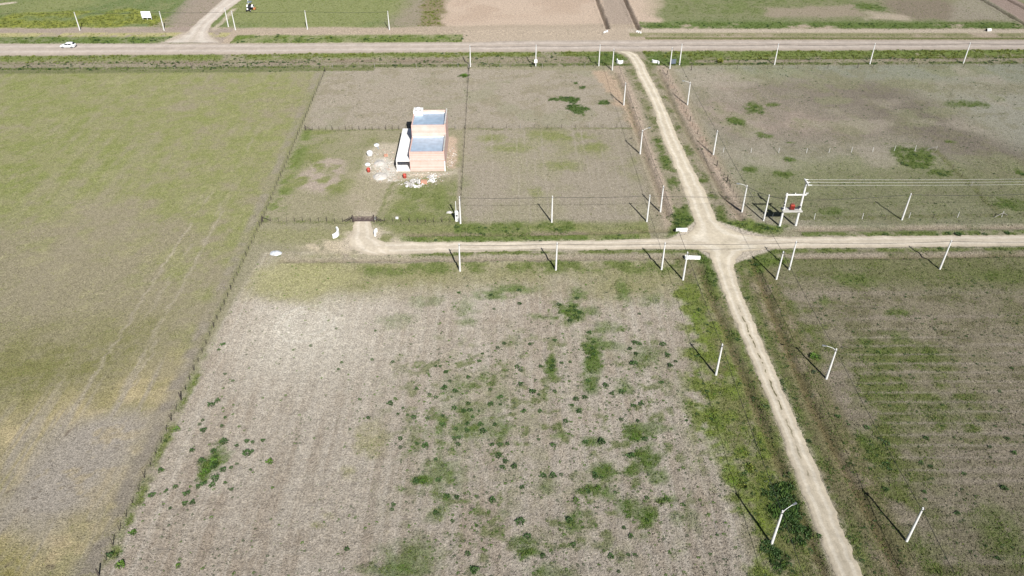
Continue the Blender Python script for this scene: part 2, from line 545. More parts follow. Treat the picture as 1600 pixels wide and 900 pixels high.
# right upper plot
ru = sd_poly([(1032, 112), (1080, 104), (2300, 92), (2500, 362), (1190, 358), (1130, 318), (1075, 215)], X, Y, 1.0)
put(ru, (163, 157, 136), 0.24, 0.08, 0.5, 0.3)
put(ru * sd_poly([(1150, 128), (1330, 118), (1420, 150), (1520, 205), (1600, 240), (1560, 262), (1420, 225), (1250, 232), (1130, 225), (1090, 160)], WX, WY, 9) * (0.35 + 0.9 * n_mid), (140, 127, 116), 0.12)
put(ru * sd_poly([(1320, 125), (1400, 130), (1470, 175), (1540, 215), (1640, 235), (1640, 265), (1500, 240), (1420, 205), (1350, 165)], WX, WY, 8) * (0.5 + 0.6 * n_mid), (128, 118, 106), 0.16)
put(ru * sd_poly([(1060, 118), (1130, 112), (1200, 150), (1300, 185), (1360, 200), (1250, 215), (1140, 205), (1085, 195)], WX, WY, 6) * (0.35 + 0.65 * sstep(0.42, 0.62, n_mid)) * 0.8, (180, 162, 148), 0.05)
put(ru * sd_poly([(1130, 100), (1700, 90), (1700, 130), (1400, 125), (1280, 118), (1180, 116)], WX, WY, 4) * 0.85, (152, 152, 134), 0.36)
put(ru * sd_poly([(1480, 150), (1800, 140), (1800, 260), (1600, 235)], WX, WY, 6) * 0.7, (166, 162, 148), 0.14)
put(ru * sd_poly([(1150, 268), (1300, 258), (1480, 252), (2000, 262), (2100, 350), (1190, 355)], WX, WY, 5) * (0.6 + 0.7 * (n_mid - 0.3)), (128, 129, 92), 0.58, 0.12)
put(ru * sstep(0.53, 0.68, n_mid) * 0.6, (150, 149, 116), 0.40)
put(ru * sstep(0.50, 0.64, n_pat) * 0.5, (140, 134, 108), 0.35)
put(ru * sstep(0.55, 0.7, fbm(X, Y, 14, 5, 131)) * 0.55, (178, 166, 150), 0.06)
for (px, py, rx, ry, g) in [(1430, 243, 32, 17, 1), (1152, 189, 14, 6, 1), (1180, 170, 16, 10, .8), (1205, 163, 12, 4, .7), (1195, 212, 12, 5, .7), (1232, 249, 10, 5, .8), (1172, 265, 12, 5, .8),
                            (1515, 163, 34, 6, .7), (1430, 258, 22, 6, .8), (1225, 272, 18, 6, .7), (1482, 222, 10, 4, .7), (1596, 272, 10, 7, .8), (1470, 270, 24, 6, .7), (1300, 330, 24, 6, .6), (1580, 320, 30, 10, .7), (1235, 222, 9, 3, .7)]:
    m_ = patch(px, py, rx, ry, 0.6) * g
    put(np.clip(m_ * 1.4, 0, 1), (94, 112, 50), 0.9, 0.20, 0.25)

# dark green patches in the middle plots
for (px, py, rx, ry) in [(888, 154, 17, 5.5), (903, 171, 16, 9), (942, 160, 10, 4), (910, 136.5, 5, 2.2), (898, 130, 7, 2), (726, 117.5, 9, 3.4), (868, 155, 8, 2.5)]:
    put(np.clip(patch(px, py, rx * .92, ry * .92, 0.4) * 1.8, 0, 1), (66, 92, 42), 1.0, 0.28, 0.05)

# big bare field in front
fm = sd_poly([(412, 395), (1062, 395), (1100, 425), (1195, 640), (1305, 905), (1360, 1100), (40, 1100), (152, 905), (300, 590)], X, Y, 0.8)
put(fm, (185, 172, 156), 0.07, 0.08, 0.5, 0.35)
put(fm * sstep(0.50, 0.68, n_big) * 0.7, (182, 166, 149), 0.07)
put(fm * sstep(0.45, 0.65, fbm(X, Y, 6, 5, 101)) * 0.45, (200, 188, 173), 0.04)
put(fm * sstep(0.52, 0.66, n_pat) * 0.5, (174, 158, 140), 0.08)
put(fm * sstep(0.56, 0.70, n_small) * 0.4, (206, 195, 180), 0.02)
rows = fbm(FXc / 0.35, FYc / 9.0, 3.4, 4, 103)
put(fm * sstep(0.52, 0.66, rows) * 0.5, (203, 191, 176), 0.02)
put(fm * sstep(0.54, 0.70, 1 - rows) * 0.32, (176, 161, 145), 0.08)
tr = np.abs(((FXc / 2.15) % 1.0) - 0.5) * 2
put(fm * sstep(0.80, 0.97, tr) * sstep(0.40, 0.62, fbm(FXc / 1.0, FYc / 5, 4, 3, 107)) * 0.5, (206, 195, 181), 0.02)
pl = fbm(FXc / 0.16, FYc / 4.0, 3.0, 3, 119)
put(fm * sstep(0.54, 0.66, pl) * 0.30, (174, 158, 141), 0.05)
put(fm * sstep(0.56, 0.68, 1 - pl) * 0.45, (202, 190, 175), 0.02)
sun_hotspot = sd_poly([(420, 470), (560, 455), (640, 500), (600, 580), (470, 610), (390, 570), (380, 510)], WX, WY, 10)  # pale dusty soil, plus the bright spot opposite the sun put into its colour
put(fm * sun_hotspot * 0.45, (208, 198, 183), 0.03)
sun_hotspot = sd_poly([(430, 475), (520, 462), (550, 500), (530, 550), (470, 580), (410, 560), (400, 510)], WX, WY, 8)  # brighter core of the same spot, painted into the soil colour
put(fm * sun_hotspot * 0.42, (224, 215, 200), 0.02)
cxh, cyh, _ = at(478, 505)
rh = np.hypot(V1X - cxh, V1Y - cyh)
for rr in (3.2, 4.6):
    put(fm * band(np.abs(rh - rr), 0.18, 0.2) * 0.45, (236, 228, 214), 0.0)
# stripes of clover between the rows on the right half
gsp = fm * sd_poly([(640, 520), (760, 540), (960, 500), (1060, 520), (1080, 640), (1100, 760), (1110, 840), (960, 905), (720, 905), (640, 780), (620, 640)], WX, WY, 7)
put(gsp * sstep(0.50, 0.68, n_mid * 0.5 + n_small * 0.5) * 0.6, (158, 152, 122), 0.34, 0.12, 0.3)
put(gsp * sstep(0.58, 0.72, fbm(X, Y, 1.6, 3, 111)) * 0.85, (120, 128, 80), 0.6, 0.14, 0.25)
tb = fm * sd_poly([(420, 395), (1062, 395), (1085, 425), (1085, 460), (960, 470), (820, 452), (640, 455), (480, 470), (380, 455)], WX, WY, 4)
put(tb * (0.55 + 0.9 * (n_mid - 0.35)), (156, 151, 108), 0.42, 0.12, 0.6)
put(tb * sd_poly([(540, 402), (1062, 400), (1080, 430), (900, 428), (700, 425), (560, 420)], WX, WY, 2) * sstep(0.40, 0.62, n_pat * .6 + n_small * .4), (124, 132, 78), 0.7, 0.15, 0.4)
put(tb * sd_poly([(380, 420), (480, 405), (560, 430), (470, 475), (390, 465)], WX, WY, 3) * 0.7, (180, 174, 128), 0.35, 0.1, 0.9)
GP = [(888, 487, 26, 18, .95), (925, 487, 10, 10, .5), (862, 572, 10, 24, .9), (924, 552, 14, 34, .85), (945, 538, 22, 12, .6), (920, 598, 14, 18, .7), (975, 607, 18, 15, .7), (770, 462, 30, 8, .6), (800, 452, 40, 8, .6),
      (905, 460, 16, 12, .6), (975, 455, 12, 18, .6), (845, 495, 18, 6, .4), (1010, 555, 30, 22, .4), (945, 512, 25, 10, .4), (1020, 470, 24, 14, .4),
      (992, 682, 26, 14, .9), (1012, 712, 32, 16, .9), (985, 735, 18, 12, .7), (1028, 745, 18, 14, .6), (1040, 778, 20, 9, .8), (1012, 808, 14, 14, .85), (985, 790, 22, 16, .55), (942, 735, 24, 18, .8), (955, 742, 12, 6, .9), (925, 765, 26, 14, .7), (952, 772, 12, 12, .6),
      (925, 692, 16, 10, .6), (1005, 835, 10, 8, .5), (895, 822, 18, 14, .6), (898, 805, 14, 8, .5), (826, 865, 18, 10, .85), (815, 845, 16, 10, .6), (835, 848, 12, 8, .5),
      (690, 742, 40, 30, .45), (660, 752, 14, 6, .9), (696, 775, 18, 8, .6), (682, 800, 18, 16, .5), (688, 705, 12, 24, .4), (640, 872, 50, 26, .5), (610, 890, 60, 14, .45), (860, 893, 40, 10, .5), (740, 668, 44, 20, .3), (735, 640, 36, 14, .25), (712, 605, 30, 20, .25), (780, 620, 18, 18, .25), (690, 660, 8, 14, .5),
      (332, 728, 20, 26, .9), (322, 745, 12, 16, .7), (349, 690, 10, 8, .7), (576, 690, 24, 30, .4), (545, 735, 14, 14, .4), (515, 808, 10, 7, .4), (495, 820, 12, 6, .4), (728, 480, 24, 16, .3), (730, 500, 16, 12, .4), (620, 500, 26, 12, .25), (670, 470, 34, 10, .3), (730, 675, 60, 12, .35), (790, 672, 14, 12, .6),
      (870, 680, 14, 6, .4), (1010, 668, 40, 8, .55), (900, 640, 12, 8, .4), (1060, 810, 16, 12, .3), (855, 760, 20, 16, .35), (755, 590, 10, 14, .4), (790, 800, 12, 6, .4)]
for (px, py, rx, ry, g) in GP:
    yel = 0.3 if g > 0.5 else 0.5
    m_ = fm * patch(px, py, rx * 1.05, ry * 1.05, 0.75) * min(1, g + 0.1)
    put(np.clip(m_ * 1.15, 0, 1), (90, 120, 42) if px not in (576, 545, 515, 495) else (166, 160, 108), 0.55 + 0.45 * g, 0.12 + 0.12 * g, yel)

# right lower plot
rl = sd_poly([(1160, 396), (1230, 392), (2400, 384), (2700, 1100), (1420, 1100), (1330, 830), (1225, 570), (1172, 430)], X, Y, 0.8)
put(rl, (149, 139, 117), 0.30, 0.09, 0.45, 0.3)
put(rl * sstep(0.48, 0.62, n_pat) * 0.75, (118, 113, 84), 0.55, 0.12)
put(rl * sstep(0.50, 0.66, n_mid) * 0.7, (132, 128, 96), 0.52, 0.12)
put(rl * sstep(0.52, 0.7, n_big) * 0.6, (160, 146, 132), 0.12)
rhz = fbm(FXc / 9.0, FYc / 0.33, 3.2, 4, 115)
put(rl * sstep(0.55, 0.68, rhz) * 0.45, (168, 154, 140), 0.06)
put(rl * sd_poly([(1180, 396), (1700, 388), (1700, 450), (1480, 452), (1300, 440), (1200, 430)], WX, WY, 4) * (0.4 + 0.8 * n_mid), (122, 124, 82), 0.60, 0.14)
put(rl * sd_poly([(1200, 440), (1290, 440), (1360, 560), (1440, 700), (1480, 905), (1390, 905), (1290, 700), (1230, 560)], WX, WY, 5) * sstep(0.40, 0.62, n_small * 0.5 + n_mid * 0.5), (110, 116, 64), 0.70, 0.18)
strip = np.abs(((FYc / 2.05) % 1.0) - 0.5) * 2
gst = rl * sd_poly([(1350, 545), (1440, 535), (1500, 580), (1545, 640), (1570, 690), (1460, 690), (1400, 640), (1360, 600)], WX, WY, 3)
put(np.clip(gst * (0.50 + 0.50 * sstep(0.2, 0.8, strip + (n_small - .5) * 1.4)) * (0.10 + 1.0 * sstep(0.40, 0.60, n_pat * .6 + n_small * .4)), 0, 1), (116, 122, 70), 0.78, 0.15, 0.3)
put(rl * sd_poly([(1300, 520), (1620, 510), (1660, 760), (1420, 760)], WX, WY, 4) * sstep(0.72, 0.95, 1 - strip) * 0.5, (180, 167, 152), 0.04)
for (px, py, rx, ry, g) in [(1335, 437, 40, 12, .8), (1405, 487, 28, 10, .8), (1290, 470, 14, 10, .8), (1352, 535, 16, 8, .7), (1372, 550, 30, 10, .8), (1271, 556, 10, 12, 1.0), (1235, 480, 10, 14, .7), (1450, 550, 14, 14, .6),
                            (1400, 525, 26, 10, .6), (1250, 520, 10, 10, .6), (1384, 764, 6, 8, .9), (1360, 700, 18, 30, .7), (1345, 690, 14, 14, .7), (1550, 810, 60, 30, .5), (1580, 850, 40, 40, .6), (1420, 850, 40, 30, .45), (1560, 430, 60, 10, .5), (1480, 640, 50, 30, .3)]:
    put(rl * patch(px, py, rx, ry, 0.75) * g, (102, 118, 52), 0.9, 0.20, 0.3)

# ---- verges along the cross road
GREEN, OLIVE = (112, 128, 66), (140, 140, 92)
LE = [(962, 81), (975, 84), (985, 92), (990, 102), (996, 118), (1008, 140), (1020, 165), (1036, 220), (1057, 266), (1071, 307), (1085, 344), (1090, 358), (1095, 375), (1103, 390), (1112, 405), (1127, 450), (1163, 536), (1200, 622), (1220, 675), (1262, 795), (1300, 887), (1322, 940), (1400, 1120)]
RE = [(983, 80), (997, 86), (1006, 100), (1014, 117), (1027, 140), (1038, 165), (1061, 220), (1085, 270), (1104, 302), (1120, 345), (1128, 358), (1132, 375), (1138, 392), (1146, 420), (1155, 450), (1200, 555), (1252, 675), (1295, 772), (1347, 897), (1368, 945), (1450, 1120)]
dl, sl, rl_ = line(LE); dr, sr, rr_ = line(RE)
lowr = (Y < 117).astype(float); upr = (Y > 126).astype(float)
# lower left verge: grass, ditch, bright strip
left_side = (sl < 0) * 1.0; right_side = (sr > 0) * 1.0
if left_side[np.argmin(np.hypot(X - at(1160, 600)[0], Y - at(1160, 600)[1]))] < 0.5:
    left_side = 1 - left_side; right_side = 1 - right_side
put(left_side * band(dl, 6.4, 0.8) * lowr * (0.55 + 0.6 * n_mid), (124, 120, 80), 0.58, 0.16, 0.3)
put(left_side * band(dl, 6.4, 0.8) * lowr * sstep(.54, .66, n_small) * .7, (158, 146, 122), 0.2)
put(left_side * band(dl, 1.5, 0.7) * lowr * sstep(0.35, 0.6, n_small), (118, 128, 70), 0.70, 0.20)
put(right_side * band(dr, 7.0, 1.0) * lowr * (0.55 + 0.6 * n_mid), (124, 118, 82), 0.55, 0.15, 0.3)
put(right_side * band(dr, 7.0, 1.0) * lowr * sstep(.54, .66, n_small) * .7, (160, 146, 124), 0.2)
put(right_side * band(dr, 1.7, 0.8) * lowr * sstep(0.30, 0.55, n_small), (122, 128, 76), 0.70, 0.18)
mg = sd_poly([(1068, 440), (1100, 430), (1165, 590), (1225, 735), (1300, 915), (1205, 915), (1150, 770), (1100, 640), (1090, 560)], WX, WY, 1.5)
put(mg * (0.45 + 0.7 * n_pat), (134, 134, 84), 0.62, 0.15, 0.45)
put(mg * sstep(0.46, 0.62, n_small) * 0.85, (120, 138, 54), 0.85, 0.18, 0.6)
put(mg * sstep(0.52, 0.66, 1 - n_pat) * 0.7, (160, 150, 126), 0.2)
bs, _, _ = line([(1072, 462), (1088, 500), (1100, 560), (1102, 640), (1125, 700), (1150, 745), (1175, 800), (1198, 880), (1212, 930)], V1X, V1Y)
put(band(bs, 1.5, 1.4) * sstep(0.36, 0.60, n_pat * 0.6 + n_small * 0.4), (124, 148, 46), 0.95, 0.20, 0.65)
put(band(bs, 3.0, 1.5) * sstep(0.46, 0.60, n_small) * 0.8, (126, 138, 60), 0.8, 0.18, 0.5)
put(patch(1150, 752, 15, 10, 0.6), (112, 150, 30), 1.0, 0.30, 0.6)
put(patch(1168, 730, 9, 9, 0.6), (112, 146, 34), 1.0, 0.28, 0.6)
put(patch(1165, 705, 14, 12, 0.7), (118, 140, 44), 0.9, 0.24, 0.6)
put(patch(1115, 655, 10, 16, 0.6), (110, 142, 36), 1.0, 0.26, 0.5)
put(patch(1090, 495, 12, 16, 0.7), (120, 142, 50), 0.9, 0.22, 0.6)
put(np.clip(patch(1234, 795, 26, 42, 0.35) * 2, 0, 1), (58, 76, 38), 1.0, 0.42, 0.0)           # rank dark growth by the road
put(patch(1228, 762, 12, 16, 0.6), (56, 78, 34), 1.0, 0.5, 0.0)
put(patch(1212, 870, 14, 26, 0.6), (66, 82, 40), 0.9, 0.4, 0.1)
# upper verges
for sd, dd in ((left_side, dl), (right_side, dr)):
    put(sd * band(dd, 7.5, 1.0) * upr, (166, 154, 132), 0.22, 0.10, 0.4)
    put(sd * band(dd, 2.2, 1.0) * upr * sstep(0.42, 0.62, n_small * .6 + n_pat * .4) * 0.9, (118, 120, 78), 0.68, 0.18, 0.25)
    put(sd * band(np.abs(dd - 4.6), 1.3, 0.7) * upr * (0.55 + 0.6 * n_mid), (190, 170, 152), 0.04)
put(left_side * band(dl, 2.8, 1.2) * (Y > 127) * (Y < 165) * sstep(0.40, 0.62, n_pat * .5 + n_small * .5), (100, 116, 58), 0.8, 0.20, 0.3)
put(sd_poly([(925, 112), (955, 112), (975, 150), (992, 200), (985, 205), (968, 165)], WX, WY, 1.0), (192, 168, 144), 0.04)
put(right_side * band(dr, 2.0, 1.0) * (Y > 124) * (Y < 165) * sstep(0.40, 0.62, n_pat * .5 + n_small * .5), (106, 118, 62), 0.75, 0.18, 0.3)
put(sd_poly([(1105, 345), (1170, 345), (1230, 352), (1215, 366), (1165, 364), (1135, 352)], WX, WY, 1.2), (112, 132, 56), 0.9, 0.22, 0.45)
put(sd_poly([(1050, 325), (1085, 335), (1088, 352), (1062, 368), (1035, 368), (1048, 345)], WX, WY, 0.8), (92, 116, 44), 1.0, 0.26, 0.35)
put(sd_poly([(1075, 398), (1106, 394), (1122, 425), (1135, 460), (1110, 445)], WX, WY, 0.8), (98, 116, 54), 0.95, 0.24, 0.25)
put(sd_poly([(1166, 396), (1215, 392), (1230, 410), (1190, 425), (1165, 430)], WX, WY, 1.0), (106, 124, 54), 0.9, 0.22, 0.35)
# verges along the east-west road
EWT = [(572, 380), (590, 379), (700, 378.5), (800, 377.5), (1000, 374.5), (1060, 372.5), (1200, 371), (1400, 369), (1600, 367.5), (2200, 362)]
EWB = [(560, 396), (600, 397.5), (640, 396.5), (700, 394), (800, 391.5), (1000, 389.5), (1100, 388.5), (1200, 388.5), (1400, 386.5), (1600, 384), (2200, 378)]
dt, st_, _ = line(EWT); db, sb_, _ = line(EWB)
abv = (st_ > 0) * (dt < 900) * 1.0; blw = (sb_ < 0) * (db < 900) * 1.0
notx = 1 - sd_poly([(1088, 340), (1126, 340), (1200, 372), (1200, 390), (1150, 400), (1160, 440), (1130, 440), (1100, 388), (1050, 372)], X, Y, 0.5)
put(abv * band(dt, 6.5, 1.2) * notx * (X < 26) * (0.5 + 0.7 * n_mid), (140, 142, 92), 0.58, 0.15, 0.4)
put(abv * band(dt, 6.8, 1.4) * notx * (X < 12) * (X > -11) * sstep(0.36, 0.62, n_pat * .6 + n_small * .4), (104, 124, 56), 0.95, 0.22, 0.45)
put(abv * band(dt, 1.6, 0.7) * notx * (X < 24) * (X > -21) * sstep(0.28, 0.5, n_small), (104, 126, 54), 0.92, 0.22, 0.4)
put(abv * band(np.abs(dt - 2.7), 0.6, 0.5) * notx * (X < 24) * sstep(0.35, 0.6, n_mid) * 0.9, (164, 150, 132), 0.1)
put(abv * band(dt, 1.7, 0.7) * notx * (X > 55) * sstep(0.28, 0.5, n_small), (112, 126, 68), 0.85, 0.20)
put(abv * band(np.abs(dt - 2.9), 0.8, 0.5) * notx * (X > 55) * sstep(0.30, 0.55, n_mid), (182, 168, 148), 0.05)
put(blw * band(db, 1.4, 0.6) * notx * sstep(0.32, 0.52, n_small), (118, 128, 70), 0.82, 0.18)
put(blw * band(np.abs(db - 2.4), 0.7, 0.5) * notx * sstep(0.28, 0.52, n_mid), (174, 160, 142), 0.06)
put(blw * band(np.abs(db - 5.2), 1.6, 1.2) * notx * (X < 30) * (X > -26) * sstep(0.40, 0.62, n_pat * .6 + n_small * .4), (120, 130, 74), 0.7, 0.16)
# corner by the gate
put(sd_poly([(395, 360), (560, 352), (552, 372), (520, 380), (430, 385), (400, 372)], WX, WY, 2) * 0.7, (156, 152, 110), 0.45, 0.12, 0.7)
put(sd_poly([(462, 380), (545, 372), (600, 398), (520, 396), (478, 390)], V1X, V1Y, 1.4) * sstep(0.34, 0.52, n_small), (206, 190, 164), 0.05)
put(sd_poly([(440, 402), (1000, 400), (1000, 408), (440, 410)], V1X, V1Y, 0.7) * sstep(0.35, 0.55, n_mid) * 0.85, (178, 166, 146), 0.05)
put(sd_poly([(530, 366), (556, 356), (590, 352), (615, 370), (640, 376), (640, 402), (560, 402), (535, 390)], V1X, V1Y, 1.6) * sstep(0.30, 0.52, n_small), (204, 189, 168), 0.06)
# ---- ground round the house
put(sd_poly([(610, 290), (690, 296), (714, 285), (718, 345), (600, 345)], WX, WY, 5) * sstep(0.28, 0.62, n_pat), (126, 134, 80), 0.68, 0.14)
put(sd_poly([(545, 270), (640, 272), (630, 300), (590, 345), (548, 345), (540, 310)], WX, WY, 2.0) * 0.75, (182, 168, 146), 0.12)
put(sd_poly([(552, 330), (590, 330), (584, 348), (552, 348)], WX, WY, 0.8) * 0.8, (190, 176, 156), 0.05)
put(sd_poly([(470, 268), (500, 250), (535, 245), (545, 262), (530, 285), (500, 300), (470, 296)], WX, WY, 1.6) * sstep(0.30, 0.55, n_small), (182, 166, 150), 0.03)
put(sd_poly([(575, 235), (600, 222), (626, 225), (640, 262), (700, 268), (712, 262), (716, 272), (630, 282), (600, 285), (568, 270)], V1X, V1Y, 1.3) * 0.85, (206, 192, 172), 0.02)
put(sd_poly([(583, 250), (605, 248), (620, 262), (612, 282), (590, 280)], V1X, V1Y, 1.0) * sstep(0.3, 0.5, n_small), (226, 218, 206), 0.0)
put(sd_poly([(695, 215), (712, 212), (714, 262), (700, 264)], V1X, V1Y, 0.8) * sstep(0.25, 0.5, n_small), (204, 180, 158), 0.02)
put(sd_poly([(716, 262), (720, 262), (719, 345), (714, 345)], X, Y, 0.4), (168, 156, 138), 0.05)
D, _, _ = line([(615, 285), (600, 315), (590, 335)], V1X, V1Y); put(band(D, 0.35, 0.3) * 0.7, (128, 132, 84), 0.6)
# ---- main road verges
MB_ = [(-700, 92), (0, 87), (250, 85), (400, 84.5), (500, 82.5), (800, 80.5), (1000, 79.5), (1600, 77), (2400, 73)]
MT_ = [(-700, 72), (0, 68.5), (250, 68), (400, 68), (735, 66), (800, 63.5), (1000, 62.5), (1600, 63), (2400, 62)]
dmb, smb, _ = line(MB_, maxd=40); dmt, smt, _ = line(MT_, maxd=60)
bl = (smb < 0) * (dmb < 900) * 1.0; ab = (smt > 0) * (dmt < 900) * 1.0
keep = 1 - sd_poly([(958, 78), (1004, 78), (1025, 118), (1000, 122), (986, 95)], X, Y, 0.6)
put(bl * keep * band(dmb, 11.5, 0.8), (158, 148, 126), 0.42, 0.20, 0.5)
put(bl * keep * band(dmb, 4.2, 1.0) * sstep(0.28, 0.52, n_mid * 0.6 + n_small * 0.4), (128, 138, 78), 0.85, 0.30, 0.6)
put(bl * keep * band(np.abs(dmb - 7.0), 2.2, 0.8) * sstep(0.40, 0.60, n_mid), (152, 138, 120), 0.25, 0.22)
put(bl * keep * band(np.abs(dmb - 10.6), 0.8, 0.5) * sstep(0.25, 0.5, n_small), (108, 114, 74), 0.75, 0.26)
put(bl * keep * (X > 25) * band(dmb, 6.5, 1.0) * sstep(0.25, 0.5, n_small), (118, 136, 66), 0.9, 0.30, 0.6)
for (px, py, rx, ry) in [(950, 92, 34, 9), (1020, 92, 28, 11), (1060, 95, 25, 8)]:
    put(patch(px, py, rx, ry, 0.5) * keep, (92, 118, 48), 1.0, 0.22, 0.3)
put(bl * band(np.abs(dmb - 12.8), 1.3, 0.5) * (X < -38), (126, 126, 90), 0.5, 0.18)
# ---- north of the main road
nm = ab
put(nm, (122, 134, 88), 0.70, 0.14, 0.35)                       # green field, left
put(nm * sstep(0.50, 0.66, n_pat) * 0.6, (146, 144, 104), 0.4)
put(nm * sstep(0.5, 0.66, n_big) * (X < -30), (142, 146, 98), 0.55, 0.14, 0.6)
put(nm * sd_poly([(-600, 46), (0, 22), (200, 14), (262, 30), (255, 42), (0, 44), (-600, 60)], WX, WY, 2) * sstep(0.32, 0.55, n_mid), (156, 160, 62), 0.95, 0.32, 0.95)
nx = nm * (X > -4000)
put(nm * sd_poly([(585, -120), (640, 0), (615, 30), (600, 45), (720, 46), (760, -120)], WX, WY, 5), (158, 146, 126), 0.30, 0.12)
put(nm * sd_poly([(668, -100), (700, -100), (700, 2), (696, 42), (652, 42), (662, 0)], WX, WY, 1.5), (146, 132, 104), 0.5, 0.3, 0.7)
put(nm * sd_poly([(690, 46), (700, -10), (745, -120), (930, -120), (1010, -120), (1042, 0), (1032, 20), (1045, 46)], WX, WY, 1.6), (204, 182, 162), 0.04, 0.08, 0.5, 0.2)
put(nm * sd_poly([(700, 40), (705, 5), (800, -40), (930, -30), (935, 20), (800, 25)], WX, WY, 6) * sstep(0.38, 0.6, n_mid) * 0.6, (188, 164, 144), 0.02)
put(nm * sd_poly([(936, -20), (974, -20), (996, 48), (990, 66), (945, 66), (951, 48)], X, Y, 0.5), (178, 160, 144), 0.03, d=0.05)
put(nm * sd_poly([(1028, 0), (1036, 25), (1050, 30), (1420, 32), (1640, 40), (2300, 50), (1800, -120), (1010, -120)], WX, WY, 5), (150, 145, 116), 0.42, 0.12, 0.4)
put(nm * sd_poly([(1040, -10), (1035, 16), (1060, 27), (1200, 26), (1220, 10), (1340, 6), (1300, -40), (1040, -40)], WX, WY, 8) * (0.5 + 0.5 * sstep(.35, .6, n_pat)), (126, 134, 86), 0.6, 0.14, 0.35)
put(nm * sd_poly([(1195, 12), (1340, 8), (1350, 26), (1195, 27)], WX, WY, 2) * 0.8, (168, 152, 134), 0.1)
put(nm * patch(1362, 11, 26, 7, 0.6), (92, 118, 54), 0.95, 0.2)
put(nm * sd_poly([(1375, 0), (1470, 0), (1560, 32), (1400, 28)], WX, WY, 3) * 0.9, (146, 132, 116), 0.22)
put(nm * sd_poly([(1355, 20), (1420, 24), (1420, 33), (1360, 32)], WX, WY, 2) * 0.9, (192, 176, 156), 0.04)
put(nm * sd_poly([(1500, -10), (1540, -10), (1590, 33), (1480, 30)], WX, WY, 2) * 0.8, (168, 158, 140), 0.25)
put(nm * sd_poly([(1536, -5), (1578, -5), (1640, 25), (1640, 55), (1605, 38)], X, Y, 0.6), (168, 148, 136), 0.03)
# strips parallel to the main road, north side
wob = (n_mid - 0.5) * 3.0
put(nm * band(dmt + wob, 14.5, 1.2), (186, 168, 148), 0.12, 0.1)
put(nm * (X < -100) * 0 + nm * (X < -86) * band(dmt + wob * .5, 13.5, 1.0), (172, 156, 142), 0.10)
put(nm * (X < -86) * band(np.abs(dmt - 7.6 + wob * .6), 2.0, 0.8) * sstep(0.3, 0.5, n_small), (186, 176, 128), 0.35, 0.2, 0.9)
put(nm * (X < -92) * band(np.abs(dmt - 3.0 + wob * .5), 3.0, 0.9) * (0.55 + .45 * sstep(.35, .6, n_pat)), (102, 128, 56), 0.95, 0.24, 0.4)
put(nm * (X > -84) * (X < -13) * band(np.abs(dmt - 3.6 + wob * .5), 3.3, 0.9) * (0.55 + .45 * sstep(.35, .6, n_pat)), (112, 134, 62), 0.95, 0.24, 0.5)
put(nm * (X > -15) * (X < 36) * band(dmt + wob * .3, 11.0, 2.0), (192, 174, 154), 0.05)
put(nm * (X > 40) * band(np.abs(dmt - 13.5 + wob * .5), 3.0, 1.5) * sstep(0.30, 0.52, n_mid * .5 + n_small * .5), (102, 124, 62), 0.9, 0.2, 0.3)
put(nm * (X > 36) * band(np.abs(dmt - 8.3 + wob * .3), 1.8, 0.8), (200, 184, 164), 0.04)
put(nm * (X > 36) * band(np.abs(dmt - 4.8 + wob * .3), 1.7, 0.8) * sstep(0.3, 0.55, n_mid), (150, 146, 108), 0.4, 0.14)
put(nm * (X > 40) * band(np.abs(dmt - 1.6), 0.9, 0.5), (124, 124, 80), 0.6, 0.16, 0.5)
put(nm * sd_poly([(250, 67), (288, 50), (320, 48), (345, 67)], X, Y, 1.0), (196, 180, 164), 0.02)
put(nm * sd_poly([(262, 46), (300, 0), (345, -50), (400, -50), (350, 0), (296, 50)], WX, WY, 1.5) * 0.85, (168, 150, 138), 0.06)
D, _, _ = line([(300, 0), (270, 30), (240, 44)], V1X, V1Y); put(nm * band(D, 2.2, 1.0) * 0.7, (160, 146, 132), 0.1)
D, _, _ = line([(-30, 11), (20, 4)], V1X, V1Y); put(nm * band(D, 1.1, 0.5), (206, 192, 172), 0.02)
D, _, _ = line([(366, 14), (352, 30), (335, 46)], V1X, V1Y); put(nm * band(D, 0.8, 0.4) * 0.8, (202, 186, 166), 0.03)

# dust thrown onto the verge right beside the roads
for dd in (dl, dr):
    put(band(dd, 0.5, 0.5) * sstep(0.3, 0.6, n_fine) * 0.6, (196, 182, 160), 0.1)
for dd in (dt, db):
    put(band(dd, 0.4, 0.4) * sstep(0.35, 0.6, n_fine) * 0.6, (200, 186, 166), 0.1)
put(band(dmb, 0.6, 0.6) * 0.6, (178, 164, 150), 0.15)

# ---- relief: ditches, banks and trenches
def ditch(pts, depth, half, bank=0.12, tone=None, tw=1.0, v=None, conv=True):
    global Z
    D, S_, R_ = line(pts, V1X * .3 + X * .7, V1Y * .3 + Y * .7, conv=conv)
    prof = 1 - sstep(half * 0.15, half, D)
    rim = sstep(half * 0.7, half * 1.2, D) * (1 - sstep(half * 1.3, half * 2.4, D))
    vary = 0.7 + 0.6 * (fbm(X, Y, 5, 3, 141) - 0.0)
    Z -= depth * prof * vary * 0.8
    Z += bank * rim * fbm(X, Y, 1.8, 3, 143) * 1.6
    if tone is not None:
        put(prof * tw, tone, v)
ditch([(1093, 420), (1128, 505), (1155, 575), (1190, 660), (1215, 720), (1255, 812), (1290, 900), (1330, 990)], 0.45, 1.0, 0.15, (112, 100, 70), 0.65, 0.35)
ditch([(1172, 404), (1190, 445), (1215, 510), (1240, 570), (1270, 640), (1305, 705), (1350, 790), (1400, 885), (1450, 990)], 0.40, 1.0, 0.16, (118, 104, 72), 0.65, 0.35)
ditch([(962, 115), (975, 145), (990, 190), (1005, 235), (1025, 290), (1042, 336)], 0.45, 0.9, 0.2, (128, 116, 92), 0.5, 0.3)
